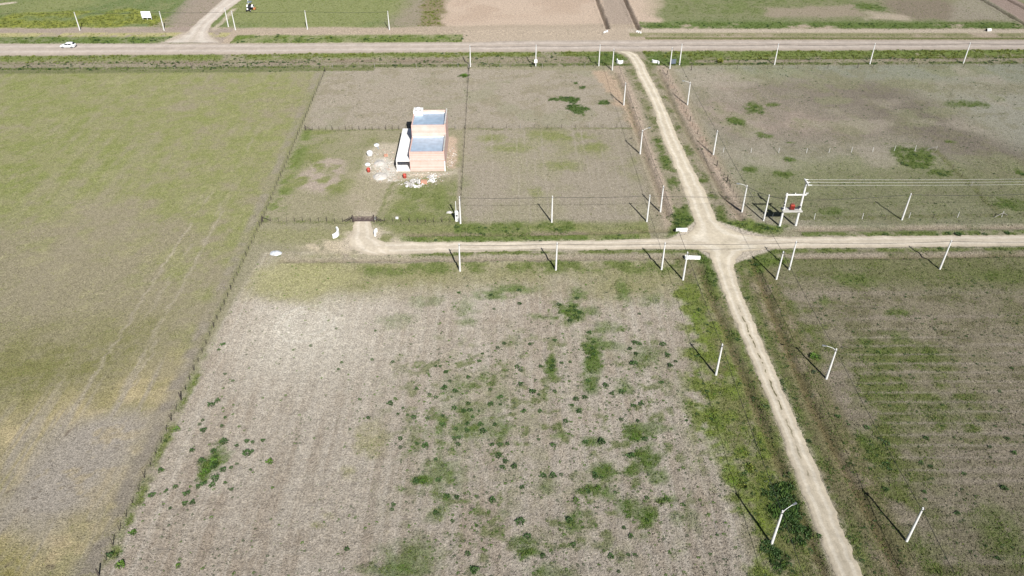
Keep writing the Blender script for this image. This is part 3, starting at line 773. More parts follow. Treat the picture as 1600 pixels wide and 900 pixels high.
ditch([(1030, 110), (1045, 150), (1075, 210), (1108, 265), (1132, 308), (1158, 342)], 0.40, 0.9, 0.2, (128, 116, 92), 0.5, 0.3)
D, S_, R_ = line([(1040, 118), (1062, 160), (1095, 215), (1122, 262)], V1X, V1Y)
put(band(D, 0.9, .6) * sstep(0.4, 0.6, n_small) * .8, (188, 164, 144), 0.03)
ditch([(640, 366), (760, 366), (900, 364), (1050, 360)], 0.35, 1.0, 0.1, (132, 120, 92), 0.5)
ditch([(1240, 359), (1400, 357), (1600, 355), (2000, 351)], 0.35, 0.9, 0.15, (140, 124, 100), 0.4)
ditch([(440, 408), (700, 406), (900, 404), (1075, 402)], 0.30, 0.8, 0.1, (140, 126, 102), 0.45)
ditch([(1245, 403), (1400, 402), (1600, 398), (2000, 392)], 0.30, 0.8, 0.12, (140, 124, 100), 0.45)
ditch([(-500, 100), (0, 97), (500, 94), (940, 94)], 0.55, 2.0, 0.15, (138, 124, 104), 0.35)
ditch([(1075, 91), (1300, 89), (1600, 87), (2200, 83)], 0.55, 2.0, 0.15, (134, 120, 100), 0.35)
for tp in ([(929, -20), (933, 0), (950, 45)], [(971, -20), (977, 0), (998, 46)], [(1500, -20), (1535, 0), (1600, 38), (1660, 74)], [(1540, -18), (1575, 0), (1660, 44)]):
    ditch(tp, 1.3, 0.85, 0.30, (96, 80, 68), 0.8, 0.0)
ditch([(345, 66), (420, 53), (700, 50), (940, 52)], 0.25, 1.0, 0.25)

# fences keep uncut grass
FL_DIV = [(733, 108), (718, 347)]
for pts, w in (([(478, 203.5), (985, 200)], 0.4), ([(410, 347), (548, 347)], 0.5), ([(592, 347), (722, 348)], 0.7), ([(1462, 235), (1565, 337)], 0.6), ([(1250, 340), (1600, 336), (2000, 332)], 0.6)):
    D, _, _ = line(pts, V1X, V1Y)
    put(band(D, w, 0.3) * sstep(0.25, 0.5, n_small) * 0.8, (128, 126, 90), 0.6, 0.16)
D, _, _ = line([(502, 130), (412, 345), (283, 630), (155, 905)], V1X, V1Y)
put(band(np.abs(D - 0.3), 0.65, 0.4) * sstep(0.36, 0.60, n_mid * .4 + n_small * .6) * fm, (122, 132, 72), 0.75, 0.20, 0.5)

# relief everywhere
rough_amt = 0.10 + 0.10 * fm + 0.05 * rl
Z += (fbm(X, Y, 1.1, 3, 151) - 0.5) * rough_amt * 1.3
Z += (n_mid - 0.5) * 0.12 + (n_big - 0.5) * 0.2 * 0.5
Z += fm * (sstep(0.5, 0.95, tr) - 0.4) * -0.05 + (rows - 0.5) * fm * 0.14
Z += rl * (strip - 0.5) * 0.05

# roads sit on a level bed
NSP = LE + RE[::-1]
EWP = EWT + EWB[::-1]
MP = MT_ + MB_[::-1]
FLL = [(250, 67), (275, 61), (290, 53), (300, 42), (325, 20), (347, 0), (400, -50), (520, -150)]
FLR = [(345, 67), (330, 60), (324, 50), (330, 38), (352, 18), (377, 0), (440, -50), (590, -150)]
DRL = [(556, 343), (553, 350), (550, 365), (545, 377), (547, 385), (556, 392), (580, 397)]
DRR = [(578, 343), (579, 350), (583, 365), (588, 374), (604, 379), (612, 388), (612, 397)]
road = np.zeros(N)
for P_ in (NSP, EWP, MP, FLL + FLR[::-1], DRL + DRR[::-1], [(1045, 374), (1086, 345), (1122, 345), (1210, 372), (1210, 389), (1148, 412), (1120, 412), (1090, 390)]):
    road = np.maximum(road, sd_poly(P_, X, Y, 0.5))
nearroad = np.zeros(N)
for dd in (dl, dr, dt, db, dmb, dmt): nearroad = np.maximum(nearroad, 1 - sstep(0.0, 1.4, dd))
Z = Z * (1 - 0.85 * nearroad)
Z = np.where(road > 0.02, Z * (1 - road) - 0.06 * road, Z)
veg = veg * (1 - sstep(0.4, 0.9, road))
put(sstep(0.3, 0.9, road), (206, 192, 174))
# level pad under the house
pad = sd_poly([(612, 275), (706, 275), (706, 180), (620, 180)], X, Y, 1.0)
Z = Z * (1 - pad)
# everything far outside what was surveyed flattens out
fade = np.maximum(sstep(150, 190, np.abs(X)), sstep(270, 300, Y))
Z = Z * (1 - fade)

veg = np.clip(veg + (n_small - 0.5) * 0.25 * (veg > 0.05), 0, 1)
ii = np.arange(NY * NX).reshape(NY, NX)
faces = np.stack([ii[:-1, :-1], ii[:-1, 1:], ii[1:, 1:], ii[1:, :-1]], -1).reshape(-1, 4)
gme = np_mesh('ground', np.stack([X, Y, Z], 1), faces)
gme.polygons.foreach_set('use_smooth', np.ones(len(faces), bool))
a = gme.attributes.new('cover', 'FLOAT_COLOR', 'POINT')
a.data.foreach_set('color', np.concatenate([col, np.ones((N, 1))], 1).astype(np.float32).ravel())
a = gme.attributes.new('growth', 'FLOAT_COLOR', 'POINT')
a.data.foreach_set('color', np.stack([veg, vyl, dry, np.ones(N)], 1).astype(np.float32).ravel())

class NT:
    def __init__(s, name):
        s.m = bpy.data.materials.new(name); s.m.use_nodes = True
        s.t = s.m.node_tree; s.p = s.t.nodes['Principled BSDF']
    def n(s, typ, **kw):
        o = s.t.nodes.new('ShaderNode' + typ)
        for k, v in kw.items(): setattr(o, k, v)
        return o
    def l(s, a, b): s.t.links.new(a, b)
    def noise(s, vec, scale, detail=3, rough=0.55, dist=0.0):
        o = s.n('TexNoise'); o.inputs['Scale'].default_value = scale; o.inputs['Detail'].default_value = detail
        o.inputs['Roughness'].default_value = rough; o.inputs['Distortion'].default_value = dist
        s.l(vec, o.inputs['Vector']); return o.outputs['Fac']
    def math(s, op, a, b=None, c=None, clamp=False):
        o = s.n('Math', operation=op, use_clamp=clamp)
        for i, v in enumerate((a, b, c)):
            if v is None: continue
            if isinstance(v, (int, float)): o.inputs[i].default_value = v
            else: s.l(v, o.inputs[i])
        return o.outputs[0]
    def rng(s, v, a, b, c=0.0, d=1.0, smooth=True):
        o = s.n('MapRange'); o.interpolation_type = 'SMOOTHSTEP' if smooth else 'LINEAR'
        for k, q in (('From Min', a), ('From Max', b), ('To Min', c), ('To Max', d)):
            if isinstance(q, (int, float)): o.inputs[k].default_value = q
            else: s.l(q, o.inputs[k])
        s.l(v, o.inputs['Value']); return o.outputs[0]
    def mix(s, f, a, b, blend='MIX'):
        o = s.n('Mix', data_type='RGBA', blend_type=blend)
        if isinstance(f, (int, float)): o.inputs['Factor'].default_value = f
        else: s.l(f, o.inputs['Factor'])
        for k, q in (('A', a), ('B', b)):
            if isinstance(q, tuple): o.inputs[k].default_value = (*q, 1)
            else: s.l(q, o.inputs[k])
        return o.outputs['Result']

g = NT('ground_cover')
tc = g.n('TexCoord'); vec = tc.outputs['Object']
ac = g.n('Attribute', attribute_name='cover'); ag = g.n('Attribute', attribute_name='growth')
sep = g.n('SeparateColor'); g.l(ag.outputs['Color'], sep.inputs[0])
V_, YL_, DR_ = sep.outputs
n1 = g.noise(vec, 1.3, 4, 0.6)
n2 = g.noise(vec, 4.2, 3, 0.6)
n3 = g.noise(vec, 9.0, 2, 0.6)
vor = g.n('TexVoronoi'); vor.inputs['Scale'].default_value = 3.2; g.l(vec, vor.inputs['Vector'])
f = g.math('MULTIPLY', g.rng(n1, 0.25, 0.75, 0.84, 1.16), g.rng(n2, 0.30, 0.70, 0.66, 1.28))
f = g.math('MULTIPLY', f, g.rng(n3, 0.28, 0.72, 0.80, 1.18))
c0 = g.mix(1.0, ac.outputs['Color'], f, 'MULTIPLY')
# bleached straw and litter lying about
ns = g.noise(vec, 6.5, 2, 0.6)
straw = g.math('MULTIPLY', g.rng(ns, 0.55, 0.66), g.math('MULTIPLY', DR_, 0.75))
c1 = g.mix(straw, c0, (0.36, 0.31, 0.20))
# small green plants
nv = g.noise(vec, 3.1, 3, 0.65)
nv2 = g.noise(vec, 0.55, 2, 0.5)
vv = g.math('ADD', nv, g.math('MULTIPLY', g.math('SUBTRACT', nv2, 0.5), 0.35))
thr = g.rng(V_, 0.0, 1.0, 0.80, 0.44, False)
gm = g.rng(g.math('SUBTRACT', vv, thr), -0.03, 0.05)
gm = g.math('MULTIPLY', gm, 0.62)
gcol = g.mix(YL_, (0.078, 0.098, 0.042), (0.150, 0.148, 0.055))
gcol = g.mix(g.rng(n2, 0.3, 0.7), gcol, g.mix(0.5, gcol, (0.05, 0.07, 0.025)))
c2 = g.mix(gm, c1, gcol)
g.l(c2, g.p.inputs['Base Color'])
g.p.inputs['Roughness'].default_value = 1.0
g.p.inputs['Specular IOR Level'].default_value = 0.05
g.p.inputs['Diffuse Roughness'].default_value = 1.0
bmp = g.n('Bump'); bmp.inputs['Strength'].default_value = 1.0; bmp.inputs['Distance'].default_value = 0.20
hb = g.math('ADD', g.math('MULTIPLY', n2, 1.0), g.math('MULTIPLY', n3, 0.55))
g.l(hb, bmp.inputs['Height']); g.l(bmp.outputs[0], g.p.inputs['Normal'])
M['ground_cover'] = g.m
gme.materials.append(g.m)
ground = bpy.data.objects.new('ground', gme)
COL.objects.link(ground)
tag(ground, 'bare and grassy farm plots of pale soil around the dirt roads', 'ground', kind='structure')

def zat(x, y):
    """height of the ground there"""
    x = np.atleast_1d(np.asarray(x, float)); y = np.atleast_1d(np.asarray(y, float))
    i = np.clip(np.searchsorted(gx, x) - 1, 0, NX - 2); j = np.clip(np.searchsorted(gy, y) - 1, 0, NY - 2)
    fx = np.clip((x - gx[i]) / (gx[i + 1] - gx[i]), 0, 1); fy = np.clip((y - gy[j]) / (gy[j + 1] - gy[j]), 0, 1)
    Zg = Z.reshape(NY, NX)
    return (Zg[j, i] * (1 - fx) + Zg[j, i + 1] * fx) * (1 - fy) + (Zg[j + 1, i] * (1 - fx) + Zg[j + 1, i + 1] * fx) * fy
def z1(x, y): return float(zat(x, y)[0])
def look(arr, x, y):
    i = np.clip(np.searchsorted(gx, x), 0, NX - 1); j = np.clip(np.searchsorted(gy, y), 0, NY - 1)
    return arr.reshape(NY, NX, *arr.shape[1:])[j, i]

# ------------------------------------------------------------------ roads
def road_mat(name, base, track, edge, centre=None, cw=0.0):
    r = NT(name)
    tc = r.n('TexCoord'); vec = tc.outputs['Object']
    au = r.n('Attribute', attribute_name='across'); u = au.outputs['Fac']
    n1 = r.noise(vec, 0.35, 4, 0.6); n2 = r.noise(vec, 1.7, 4, 0.65); n3 = r.noise(vec, 7.0, 2)
    uw = r.math('ADD', u, r.math('MULTIPLY', r.math('SUBTRACT', n1, 0.5), 0.10))
    d = r.math('ABSOLUTE', r.math('SUBTRACT', uw, 0.5))                       # 0 centre .. 0.5 edge
    tr_ = r.math('SUBTRACT', 1.0, r.rng(r.math('ABSOLUTE', r.math('SUBTRACT', d, 0.22)), 0.03, 0.12))
    c = r.mix(r.math('MULTIPLY', tr_, 0.75), base, track)
    c = r.mix(r.math('MULTIPLY', r.rng(d, 0.36, 0.52), r.rng(n2, 0.3, 0.6)), c, edge)
    if centre:
        aw = r.n('Attribute', attribute_name='middle')
        cm = r.math('MULTIPLY', r.math('SUBTRACT', 1.0, r.rng(r.math('ADD', d, r.math('MULTIPLY', r.math('SUBTRACT', n2, 0.5), 0.10)), 0.015, 0.06)), r.math('MULTIPLY', aw.outputs['Fac'], cw))
        c = r.mix(cm, c, centre)
    f = r.math('MULTIPLY', r.rng(n1, 0.25, 0.75, 0.88, 1.09), r.math('MULTIPLY', r.rng(n2, 0.25, 0.75, 0.88, 1.09), r.rng(n3, 0.25, 0.75, 0.93, 1.07)))
    c = r.mix(1.0, c, f, 'MULTIPLY')
    r.l(c, r.p.inputs['Base Color'])
    r.p.inputs['Roughness'].default_value = 1.0; r.p.inputs['Specular IOR Level'].default_value = 0.05
    r.p.inputs['Diffuse Roughness'].default_value = 0.8
    b = r.n('Bump'); b.inputs['Strength'].default_value = 0.35; b.inputs['Distance'].default_value = 0.06
    r.l(n2, b.inputs['Height']); r.l(b.outputs[0], r.p.inputs['Normal'])
    M[name] = r.m
def A3(r, g_, b): return tuple(float(q) for q in alb(r, g_, b))
road_mat('pale_gravel', A3(220, 205, 182), A3(238, 225, 205), A3(202, 186, 161), A3(128, 120, 90), 1.0)
road_mat('pale_gravel_plain', A3(217, 202, 181), A3(233, 219, 200), A3(202, 186, 163))
road_mat('grey_gravel', A3(192, 177, 163), A3(206, 192, 180), A3(178, 162, 145), A3(172, 156, 143), 0.8)
road_mat('track_soil', A3(208, 194, 180), A3(220, 208, 194), A3(194, 178, 160), A3(160, 150, 120), 0.5)

def road_strip(name, A, B, m, z, along, step, label, ncol=14, rag=0.22, crown=0.05):
    """A, B: edges in photograph pixels; along: 'x' or 'y' = world axis the strip runs along"""
    a, b = atn(A), atn(B)
    k = 1 if along == 'y' else 0
    a = a[np.argsort(a[:, k])]; b = b[np.argsort(b[:, k])]
    lo_, hi_ = max(a[0, k], b[0, k]), min(a[-1, k], b[-1, k])
    s = np.arange(lo_, hi_, step)
    ea = np.interp(s, a[:, k], a[:, 1 - k]); eb = np.interp(s, b[:, k], b[:, 1 - k])
    q = np.zeros_like(s)
    sg = np.where(eb > ea, 1, -1)
    ea = ea + sg * ((fbm(s, q + 3, 6.0, 3, 201) - 0.5) * 1.6 * rag + (fbm(s, q + 8, 1.3, 4, 203, 0.75) - .5) * 2.0 * rag)
    eb = eb - sg * ((fbm(s, q + 13, 6.0, 3, 207) - 0.5) * 1.6 * rag + (fbm(s, q + 18, 1.3, 4, 209, 0.75) - .5) * 2.0 * rag)
    u = np.linspace(0, 1, ncol)
    cr = ea[:, None] + (eb - ea)[:, None] * u[None, :]
    ss = np.repeat(s[:, None], ncol, 1)
    prof = crown * (1 - (2 * u - 1) ** 2) - 0.022 * np.exp(-((np.abs(u - .5) - .22) / .06) ** 2)
    prof[0] = prof[-1] = -0.07
    zz = z + prof[None, :] + (fbm(ss, cr, 2.0, 3, 211) - .5) * 0.03
    xs, ys = (cr, ss) if along == 'y' else (ss, cr)
    idx = np.arange(len(s) * ncol).reshape(len(s), ncol)
    fcs = np.stack([idx[:-1, :-1], idx[:-1, 1:], idx[1:, 1:], idx[1:, :-1]], -1).reshape(-1, 4)
    V = np.stack([xs.ravel(), ys.ravel(), zz.ravel()], 1)
    p0, p1, p2 = V[fcs[0, 0]], V[fcs[0, 1]], V[fcs[0, 2]]
    if np.cross(p1 - p0, p2 - p0)[2] < 0: fcs = fcs[:, ::-1]
    me = np_mesh(name, V, fcs)
    me.polygons.foreach_set('use_smooth', np.ones(len(fcs), bool))
    at_ = me.attributes.new('across', 'FLOAT', 'POINT')
    at_.data.foreach_set('value', np.repeat(u[None, :], len(s), 0).astype(np.float32).ravel())
    if name == 'cross_road':
        mid = sstep(0.40, 0.50, fbm(ss, ss * 0, 1.3, 3, 221)) * (0.10 + 0.9 * sstep(72, 80, ss) * (1 - sstep(98, 104, ss))) + 0.5 * sstep(0.66, 0.70, fbm(ss, ss * 0, 4, 2, 223)) * (ss < 76)
    else:
        mid = sstep(0.5, 0.7, fbm(ss, cr, 9, 3, 221)) * 0.4
    at_ = me.attributes.new('middle', 'FLOAT', 'POINT')
    at_.data.foreach_set('value', np.clip(mid, 0, 1).astype(np.float32).ravel())
    me.materials.append(M[m])
    o = bpy.data.objects.new(name, me)
    COL.objects.link(o)
    tag(o, label, 'road', kind='structure')
    return o

road_strip('main_road', MT_, MB_, 'grey_gravel', 0.060, 'x', 0.6, 'wide grey gravel road running across the top of the view', 16, 0.35, 0.10)
road_strip('east_road', EWT, EWB, 'pale_gravel_plain', 0.064, 'x', 0.25, 'pale gravel road running from the house gate to the right edge', 12, 0.36)
NSL = [p for p in LE if not (345 < p[1] < 392)]
NSR = [p for p in RE if not (346 < p[1] < 419)]
NSL = NSL + [(1087, 350), (1083, 358), (1073, 366), (1050, 371.5), (1050, 380), (1085, 388.6), (1108, 395)]
NSR = NSR + [(1137, 357), (1160, 366), (1205, 371), (1210, 380), (1205, 388), (1162, 393), (1149, 405), (1146, 420)]
road_strip('cross_road', NSL, NSR, 'pale_gravel', 0.070, 'y', 0.18, 'pale gravel road running away from the camera to the main road', 22, 0.34)
road_strip('driveway', DRL, DRR, 'pale_gravel_plain', 0.076, 'y', 0.2, 'short gravel drive from the wooden gate to the pale road', 12, 0.45)
road_strip('field_track', FLL, FLR, 'track_soil', 0.056, 'y', 0.4, 'rutted earth track leading away beyond the main road at top left', 14, 0.4)
# ------------------------------------------------------------------ grass and clods: countless, real geometry
def in_view(x, y, margin=1.06):
    d = y * CP + CAM_H * SP
    v = (y * SP - CAM_H * CP) / d
    u = x / d
    return (np.abs(u) < 0.6575 * margin) & (np.abs(v) < 0.37 * margin)

def scatter(n, ylo, yhi):
    """points spread over the part of the place in view, thinning out with distance"""
    r = RNG.random(n)
    y = ylo * (yhi / ylo) ** r                     # density falls as 1/y
    w = 0.66 * 1.06 * (y * CP + CAM_H * SP)
    x = (RNG.random(n) * 2 - 1)
    keep = RNG.random(n) < w / w.max()
    x = x * w
    k = keep & in_view(x, y)
    return x[k], y[k]

def blades(name, x, y, h, rad, tint, nb, mname, label, cat, lean=0.8, wid=0.22):
    """one mesh: nb blades (triangles) for each tuft"""
    n = len(x)
    z = zat(x, y) - 0.02
    ang = RNG.random((n, nb)) * 2 * np.pi
    ln = (0.3 + 0.7 * RNG.random((n, nb))) * lean
    hh = h[:, None] * (0.6 + 0.6 * RNG.random((n, nb)))
    rr = rad[:, None] * RNG.random((n, nb)) * 0.8
    a2 = RNG.random((n, nb)) * 2 * np.pi
    bx = x[:, None] + rr * np.cos(a2); by = y[:, None] + rr * np.sin(a2)
    w = rad[:, None] * wid * (0.6 + 0.8 * RNG.random((n, nb)))
    tx = bx + np.cos(ang) * hh * ln; ty = by + np.sin(ang) * hh * ln
    px_, py_ = -np.sin(ang) * w, np.cos(ang) * w
    Vv = np.empty((n, nb, 3, 3))
    zb = np.repeat(z[:, None], nb, 1)
    Vv[:, :, 0] = np.stack([bx - px_, by - py_, zb], -1)
    Vv[:, :, 1] = np.stack([bx + px_, by + py_, zb], -1)
    Vv[:, :, 2] = np.stack([tx, ty, zb + hh], -1)
    Vv = Vv.reshape(-1, 3)
    F_ = np.arange(len(Vv)).reshape(-1, 3)
    me = np_mesh(name, Vv, F_)
    tn = tint[:, None, :] * (0.75 + 0.5 * RNG.random((n, nb, 1)))
    tn = np.repeat(tn.reshape(-1, 3), 3, 0)
    at_ = me.attributes.new('tint', 'FLOAT_COLOR', 'POINT')
    at_.data.foreach_set('color', np.concatenate([tn, np.ones((len(tn), 1))], 1).astype(np.float32).ravel())
    me.materials.append(M[mname])
    o = bpy.data.objects.new(name, me)
    COL.objects.link(o)
    tag(o, label, cat, kind='stuff')
    return o

DG, YG, OG = np.array((0.060, 0.112, 0.026)), np.array((0.185, 0.205, 0.055)), np.array((0.13, 0.145, 0.055))
def gtint(vy, n):
    t = np.clip(vy + (RNG.random(n) - 0.5) * 0.5, 0, 1)[:, None]
    return DG * (1 - t) + YG * t
# green growth
x, y = scatter(560000, 50, 276)
v = look(veg, x, y); rd = look(road, x, y)
clump = fbm(x, y, 1.3, 3, 301)
k = (RNG.random(len(x)) < (v ** 1.6) * (0.25 + 1.5 * sstep(0.35, 0.62, clump))) & (rd < 0.5)
x, y = x[k], y[k]
h = look(vht, x, y) * (0.6 + 0.8 * RNG.random(len(x)))
rad = 0.10 + 0.55 * h + 0.0009 * y
print('tufts', len(x))
tint = gtint(look(vyl, x, y), len(x))
isp = look(pm, x, y) > 0.5
blades('verge_grass', x[~isp], y[~isp], h[~isp], rad[~isp], tint[~isp], 5, 'tuft', 'low green grass and weeds spread over plots and verges', 'grass')
blades('pasture_grass', x[isp], y[isp], h[isp] * 0.8, rad[isp], tint[isp] * np.array((1.15, 1.05, 1.1)), 4, 'tuft', 'short yellowish grass covering the pasture left of the fence', 'grass')
# clods and stubble on bare soil
x, y = scatter(360000, 50, 200)
f_ = np.maximum(look(fm, x, y), 0.7 * look(rl, x, y)); f_ = np.maximum(f_, 0.35 * look(ru + um + mm, x, y)); f_ = np.maximum(f_, 0.35 * look(pm, x, y))
rd = look(road, x, y)
k = (RNG.random(len(x)) < f_ * 0.8 * (0.5 + fbm(x, y, 3, 3, 305))) & (rd < 0.2)
x, y = x[k], y[k]
print('clods', len(x))
base = look(col, x, y)
h = 0.04 + 0.13 * RNG.random(len(x)) ** 2.5
blades('soil_clods', x, y, h, 0.10 + 0.9 * h, base * (0.82 + 0.42 * RNG.random((len(x), 1))), 3, 'clod', 'small clods and dry stalks littering the bare fields', 'clods', lean=0.35, wid=0.55)

# ------------------------------------------------------------------ single weeds
def weed_mesh(name, seed, nl, flat):
    r = random.Random(seed)
    vs_, fs = [], []
    for i in range(nl):
        a = r.random() * 2 * math.pi
        el = math.asin(r.random()) * 0.95
        d = 0.55 + 0.45 * r.random()
        lump = 0.85 + 0.25 * math.sin(3 * a + seed) * math.cos(2 * el)
        c = np.array((math.cos(a) * math.cos(el), math.sin(a) * math.cos(el), math.sin(el) * flat + 0.05)) * d * lump
        out = c / (np.linalg.norm(c) + 1e-6) * 0.8 + np.array((r.uniform(-.6, .6), r.uniform(-.6, .6), r.uniform(-.1, .5)))
        out /= np.linalg.norm(out)
        s = np.cross(out, (r.uniform(-1, 1), r.uniform(-1, 1), 1.0)); s /= np.linalg.norm(s) + 1e-6
        L, W = r.uniform(0.20, 0.36), r.uniform(0.09, 0.16)
        up = np.cross(s, out) * 0.05
        b = len(vs_)
        vs_ += [tuple(c - out * L * .5), tuple(c + s * W + up), tuple(c + out * L * .6), tuple(c - s * W + up)]
        fs.append((b, b + 1, b + 2, b + 3))
    me = bpy.data.meshes.new(name); me.from_pydata(vs_, [], fs); me.update()
    return me
def stem_mesh(name):
    mb = MB()
    for i in range(5):
        a = i * 1.26
        mb.tube((0, 0, -0.05), (0.5 * math.cos(a), 0.5 * math.sin(a), 0.35), 0.04, 0.02, 5, False)
    return mb.mesh(name)
WM = {}
for mk in ('weed_leaf', 'weed_leaf_bright', 'weed_leaf_yellow', 'weed_leaf_dull'):
    WM[mk] = []
    for s in range(4):
        me = weed_mesh('weed_leaves', s * 7 + 3, 90, 0.62 + 0.1 * (s % 2)); me.materials.append(M[mk]); WM[mk].append(me)
STEM = stem_mesh('weed_stems'); STEM.materials.append(M['weed_leaf_dull'])

W1 = '''610 629 6,647 651 5,630 637 3,622 646 3,637 648 3,669 652 4,614 565 4,582 562 3,534 566 3,529 577 3,526 514 3,486 540 3,458 546 2.5,651 607 4,681 620 4,671 616 3,697 581 4,688 572 3,681 572 3,695 605 6,711 610 5,732 589 4,703 595 3,732 630 4,749 564 4,778 543 4,788 536 4,754 552 3,767 631 5,782 632 3,710 637 5,725 642 5,734 641 4,749 642 3,766 608 3.5,782 620 5,751 662 5,730 672 5,755 673 6,774 663 4,692 662 5,692 650 3,739 651 3.5,731 662 4,712 670 4,547 671 3,576 653 3.5,562 624 3,587 517 2.5,717 457 3,772 482 3,
812 474 4,828 537 3.5,867 531 3.5,808 572 5,814 578 4,845 572 3.5,878 567 3,891 565 3,832 611 6,814 599 5,842 617 3,867 611 3.5,819 642 4.5,844 642 4,837 593 2.5,884 657 4.5,900 622 5.5,914 620 5,894 633 3.5,905 642 5,991 567 6,992 534 5,1000 536 4,994 552 4,1036 537 5.5,1043 554 5,1047 571 4.5,1056 564 3,1034 597 4,946 601 5,956 614 4,972 610 6,990 633 4.5,1002 630 5,971 655 4,997 657 3.5,1073 657 3,919 594 4.5,921 519 4,999 490 3,985 545 4,
422 721 6.5,411 687 4,626 685 4.5,626 699 4,665 695 6,652 693 3.5,681 717 3.5,660 751 5,685 749 5,615 789 4,613 796 3.5,542 857 5,770 781 5.5,714 777 4.5,699 775 5,681 800 5,707 813 4,741 889 8,731 864 5,779 710 6,790 720 5,785 729 5,781 694 4.5,769 695 4.5,710 684 4.5,717 683 4,716 694 4,793 693 4,746 777 3,745 821 3,
842 687 3,865 695 5,915 690 5,940 689 7,1008 685 5,986 711 6,849 742 5.5,864 742 6.5,877 742 4,930 740 5.5,816 761 4.5,813 814 8,824 837 6,849 867 5,896 850 5,954 868 6,1011 777 4,962 769 3.5,986 837 4.5,975 824 3.5,982 866 3.5,992 866 3.5,1069 789 3,804 729 5,919 767 5,935 762 5,1110 865 3,1121 835 3,900 780 5,967 892 3.5,
387 707 8,300 704 4.5,350 689 7,334 704 5.5,370 695 3.5,386 689 4.5,395 690 3.5,292 770 6,289 785 5.5,301 784 5.5,274 760 4,260 767 3.5,237 773 5.5,251 734 5,332 757 5.5,319 755 5,310 759 5,337 747 7,349 733 6,335 720 7,322 735 7,315 719 6,361 730 3.5,370 724 3.5,362 764 3.5,352 754 3.5,266 794 3,279 883 5,208 831 6,189 882 8,392 734 2.5,
349 538 4,342 546 3,352 584 3.5,364 595 3,330 632 6,340 625 5,318 671 5.5,312 663 3.5,317 656 3.5,347 665 3.5,352 652 3,276 669 6,
1447 684 4.5,1573 685 4,1584 707 4.5,1439 723 4.5,1454 728 4,1568 762 5.5,1444 768 4,1446 780 3,1496 802 5,1384 764 5,1546 698 3.5,1506 740 4,1281 837 4.5,1559 872 4,1271 556 7,1461 514 2.5,1581 575 3,1437 497 2,1309 650 4,1354 667 5,1272 581 4,1510 525 2.5'''
WEEDS = [tuple(float(q) for q in e.split()) for e in W1.replace('\n', '').split(',') if e.strip()]
BRIGHT = {(276, 669), (422, 721), (900, 780), (189, 882), (208, 831), (335, 720), (322, 735), (331, 757), (1271, 556), (660, 751), (279, 883), (935, 762)}
special = {(741, 889): 'large dark round weed at the bottom edge of the bare field',
           (813, 814): 'large dark round weed above the bright clover patch at the bottom',
           (189, 882): 'big bright green weed at the foot of the fence in the bottom left corner',
           (208, 831): 'dark bushy weed beside the lowest fence posts at bottom left',
           (387, 707): 'large green weed right of the dense weed clump near the left fence',
           (422, 721): 'bright green weed standing alone right of the clump near the left fence',
           (542, 857): 'lone dark round weed on bare soil at the lower left of the field',
           (770, 781): 'dark round weed standing alone just left of the lower field centre',
           (610, 629): 'round green weed at the left end of the scattered weeds in mid field',
           (647, 651): 'bright round weed below and right of the leftmost mid field weed',
           (832, 611): 'large dark round weed in the middle of the bare field',
           (991, 567): 'dark egg shaped weed left of three small weeds by the right margin',
           (1036, 537): 'topmost of four dark weeds in a column near the right margin',
           (1043, 554): 'second of four dark weeds in a column near the right margin',
           (1047, 571): 'third of four dark weeds in a column near the right margin',
           (1034, 597): 'lowest of four dark weeds in a column near the right margin',
           (808, 572): 'dark oval weed touching a smaller one in the upper field centre',
           (814, 578): 'smaller weed touching the dark oval one in the upper field centre',
           (864, 742): 'middle and largest of three dark weeds in a row',
           (849, 742): 'left one of three dark weeds in a row',
           (877, 742): 'right and smallest of three dark weeds in a row',
           (940, 689): 'tall dark weed at the right side of the clover near the field centre',
           (930, 740): 'dark weed at the left tip of the bright wedge shaped clover',
           (954, 868): 'dark ragged weed on bare soil near the bottom, right of centre',
           (896, 850): 'dark weed between the bottom clover patch and the ragged dark weed',
           (849, 867): 'dark round weed just right of the bottom clover patch',
           (824, 837): 'green weed just above the bottom clover patch',
           (1011, 777): 'small dark weed amid the clover rows at the lower right of the field',
           (1271, 556): 'tall green weed beside the ditch, left of the lamp pole on the right',
           (1568, 762): 'largest dark weed near the right edge of the lower right plot',
           (1281, 837): 'small dark bush on the left edge of the near road',
           (1384, 764): 'oval green weed between the ditch and the slanting cable at lower right',
           (251, 734): 'green weed close to the left fence, left of the dense clump',
           (237, 773): 'dark weed right beside the left fence below the dense clump',
           (330, 632): 'larger of two touching weeds near the upper left of the bare field',
           (340, 625): 'smaller of two touching weeds near the upper left of the bare field',
           (318, 671): 'dark weed at the foot of a short chain of three by the left fence',
           (276, 669): 'bright green weed pressed against the left wire fence'}
ORD = ['first', 'second', 'third', 'fourth', 'fifth', 'sixth', 'seventh', 'eighth', 'ninth', 'tenth', 'eleventh', 'twelfth', 'thirteenth', 'fourteenth', 'fifteenth', 'sixteenth', 'seventeenth', 'eighteenth']
def zone(px, py):
    if px > 1230: return 'in the lower right plot', 'weeds of the lower right plot'
    if px < 430 and py > 640: return ('in the upper left clump' if py < 728 else 'in the lower left clump'), 'weeds near the left fence'
    if px < 600: return 'on the pale left field half', 'weeds on the pale left half'
    if px < 800: return ('in the cluster left of centre' if py < 620 else 'in the band left of centre' if py < 680 else 'in the lower field left of centre'), 'weeds left of the field centre'
    return ('in the upper right field half' if py < 600 else 'right of the field centre' if py < 665 else 'in the lower right clover rows'), 'weeds right of the field centre'
weed_tags = {}
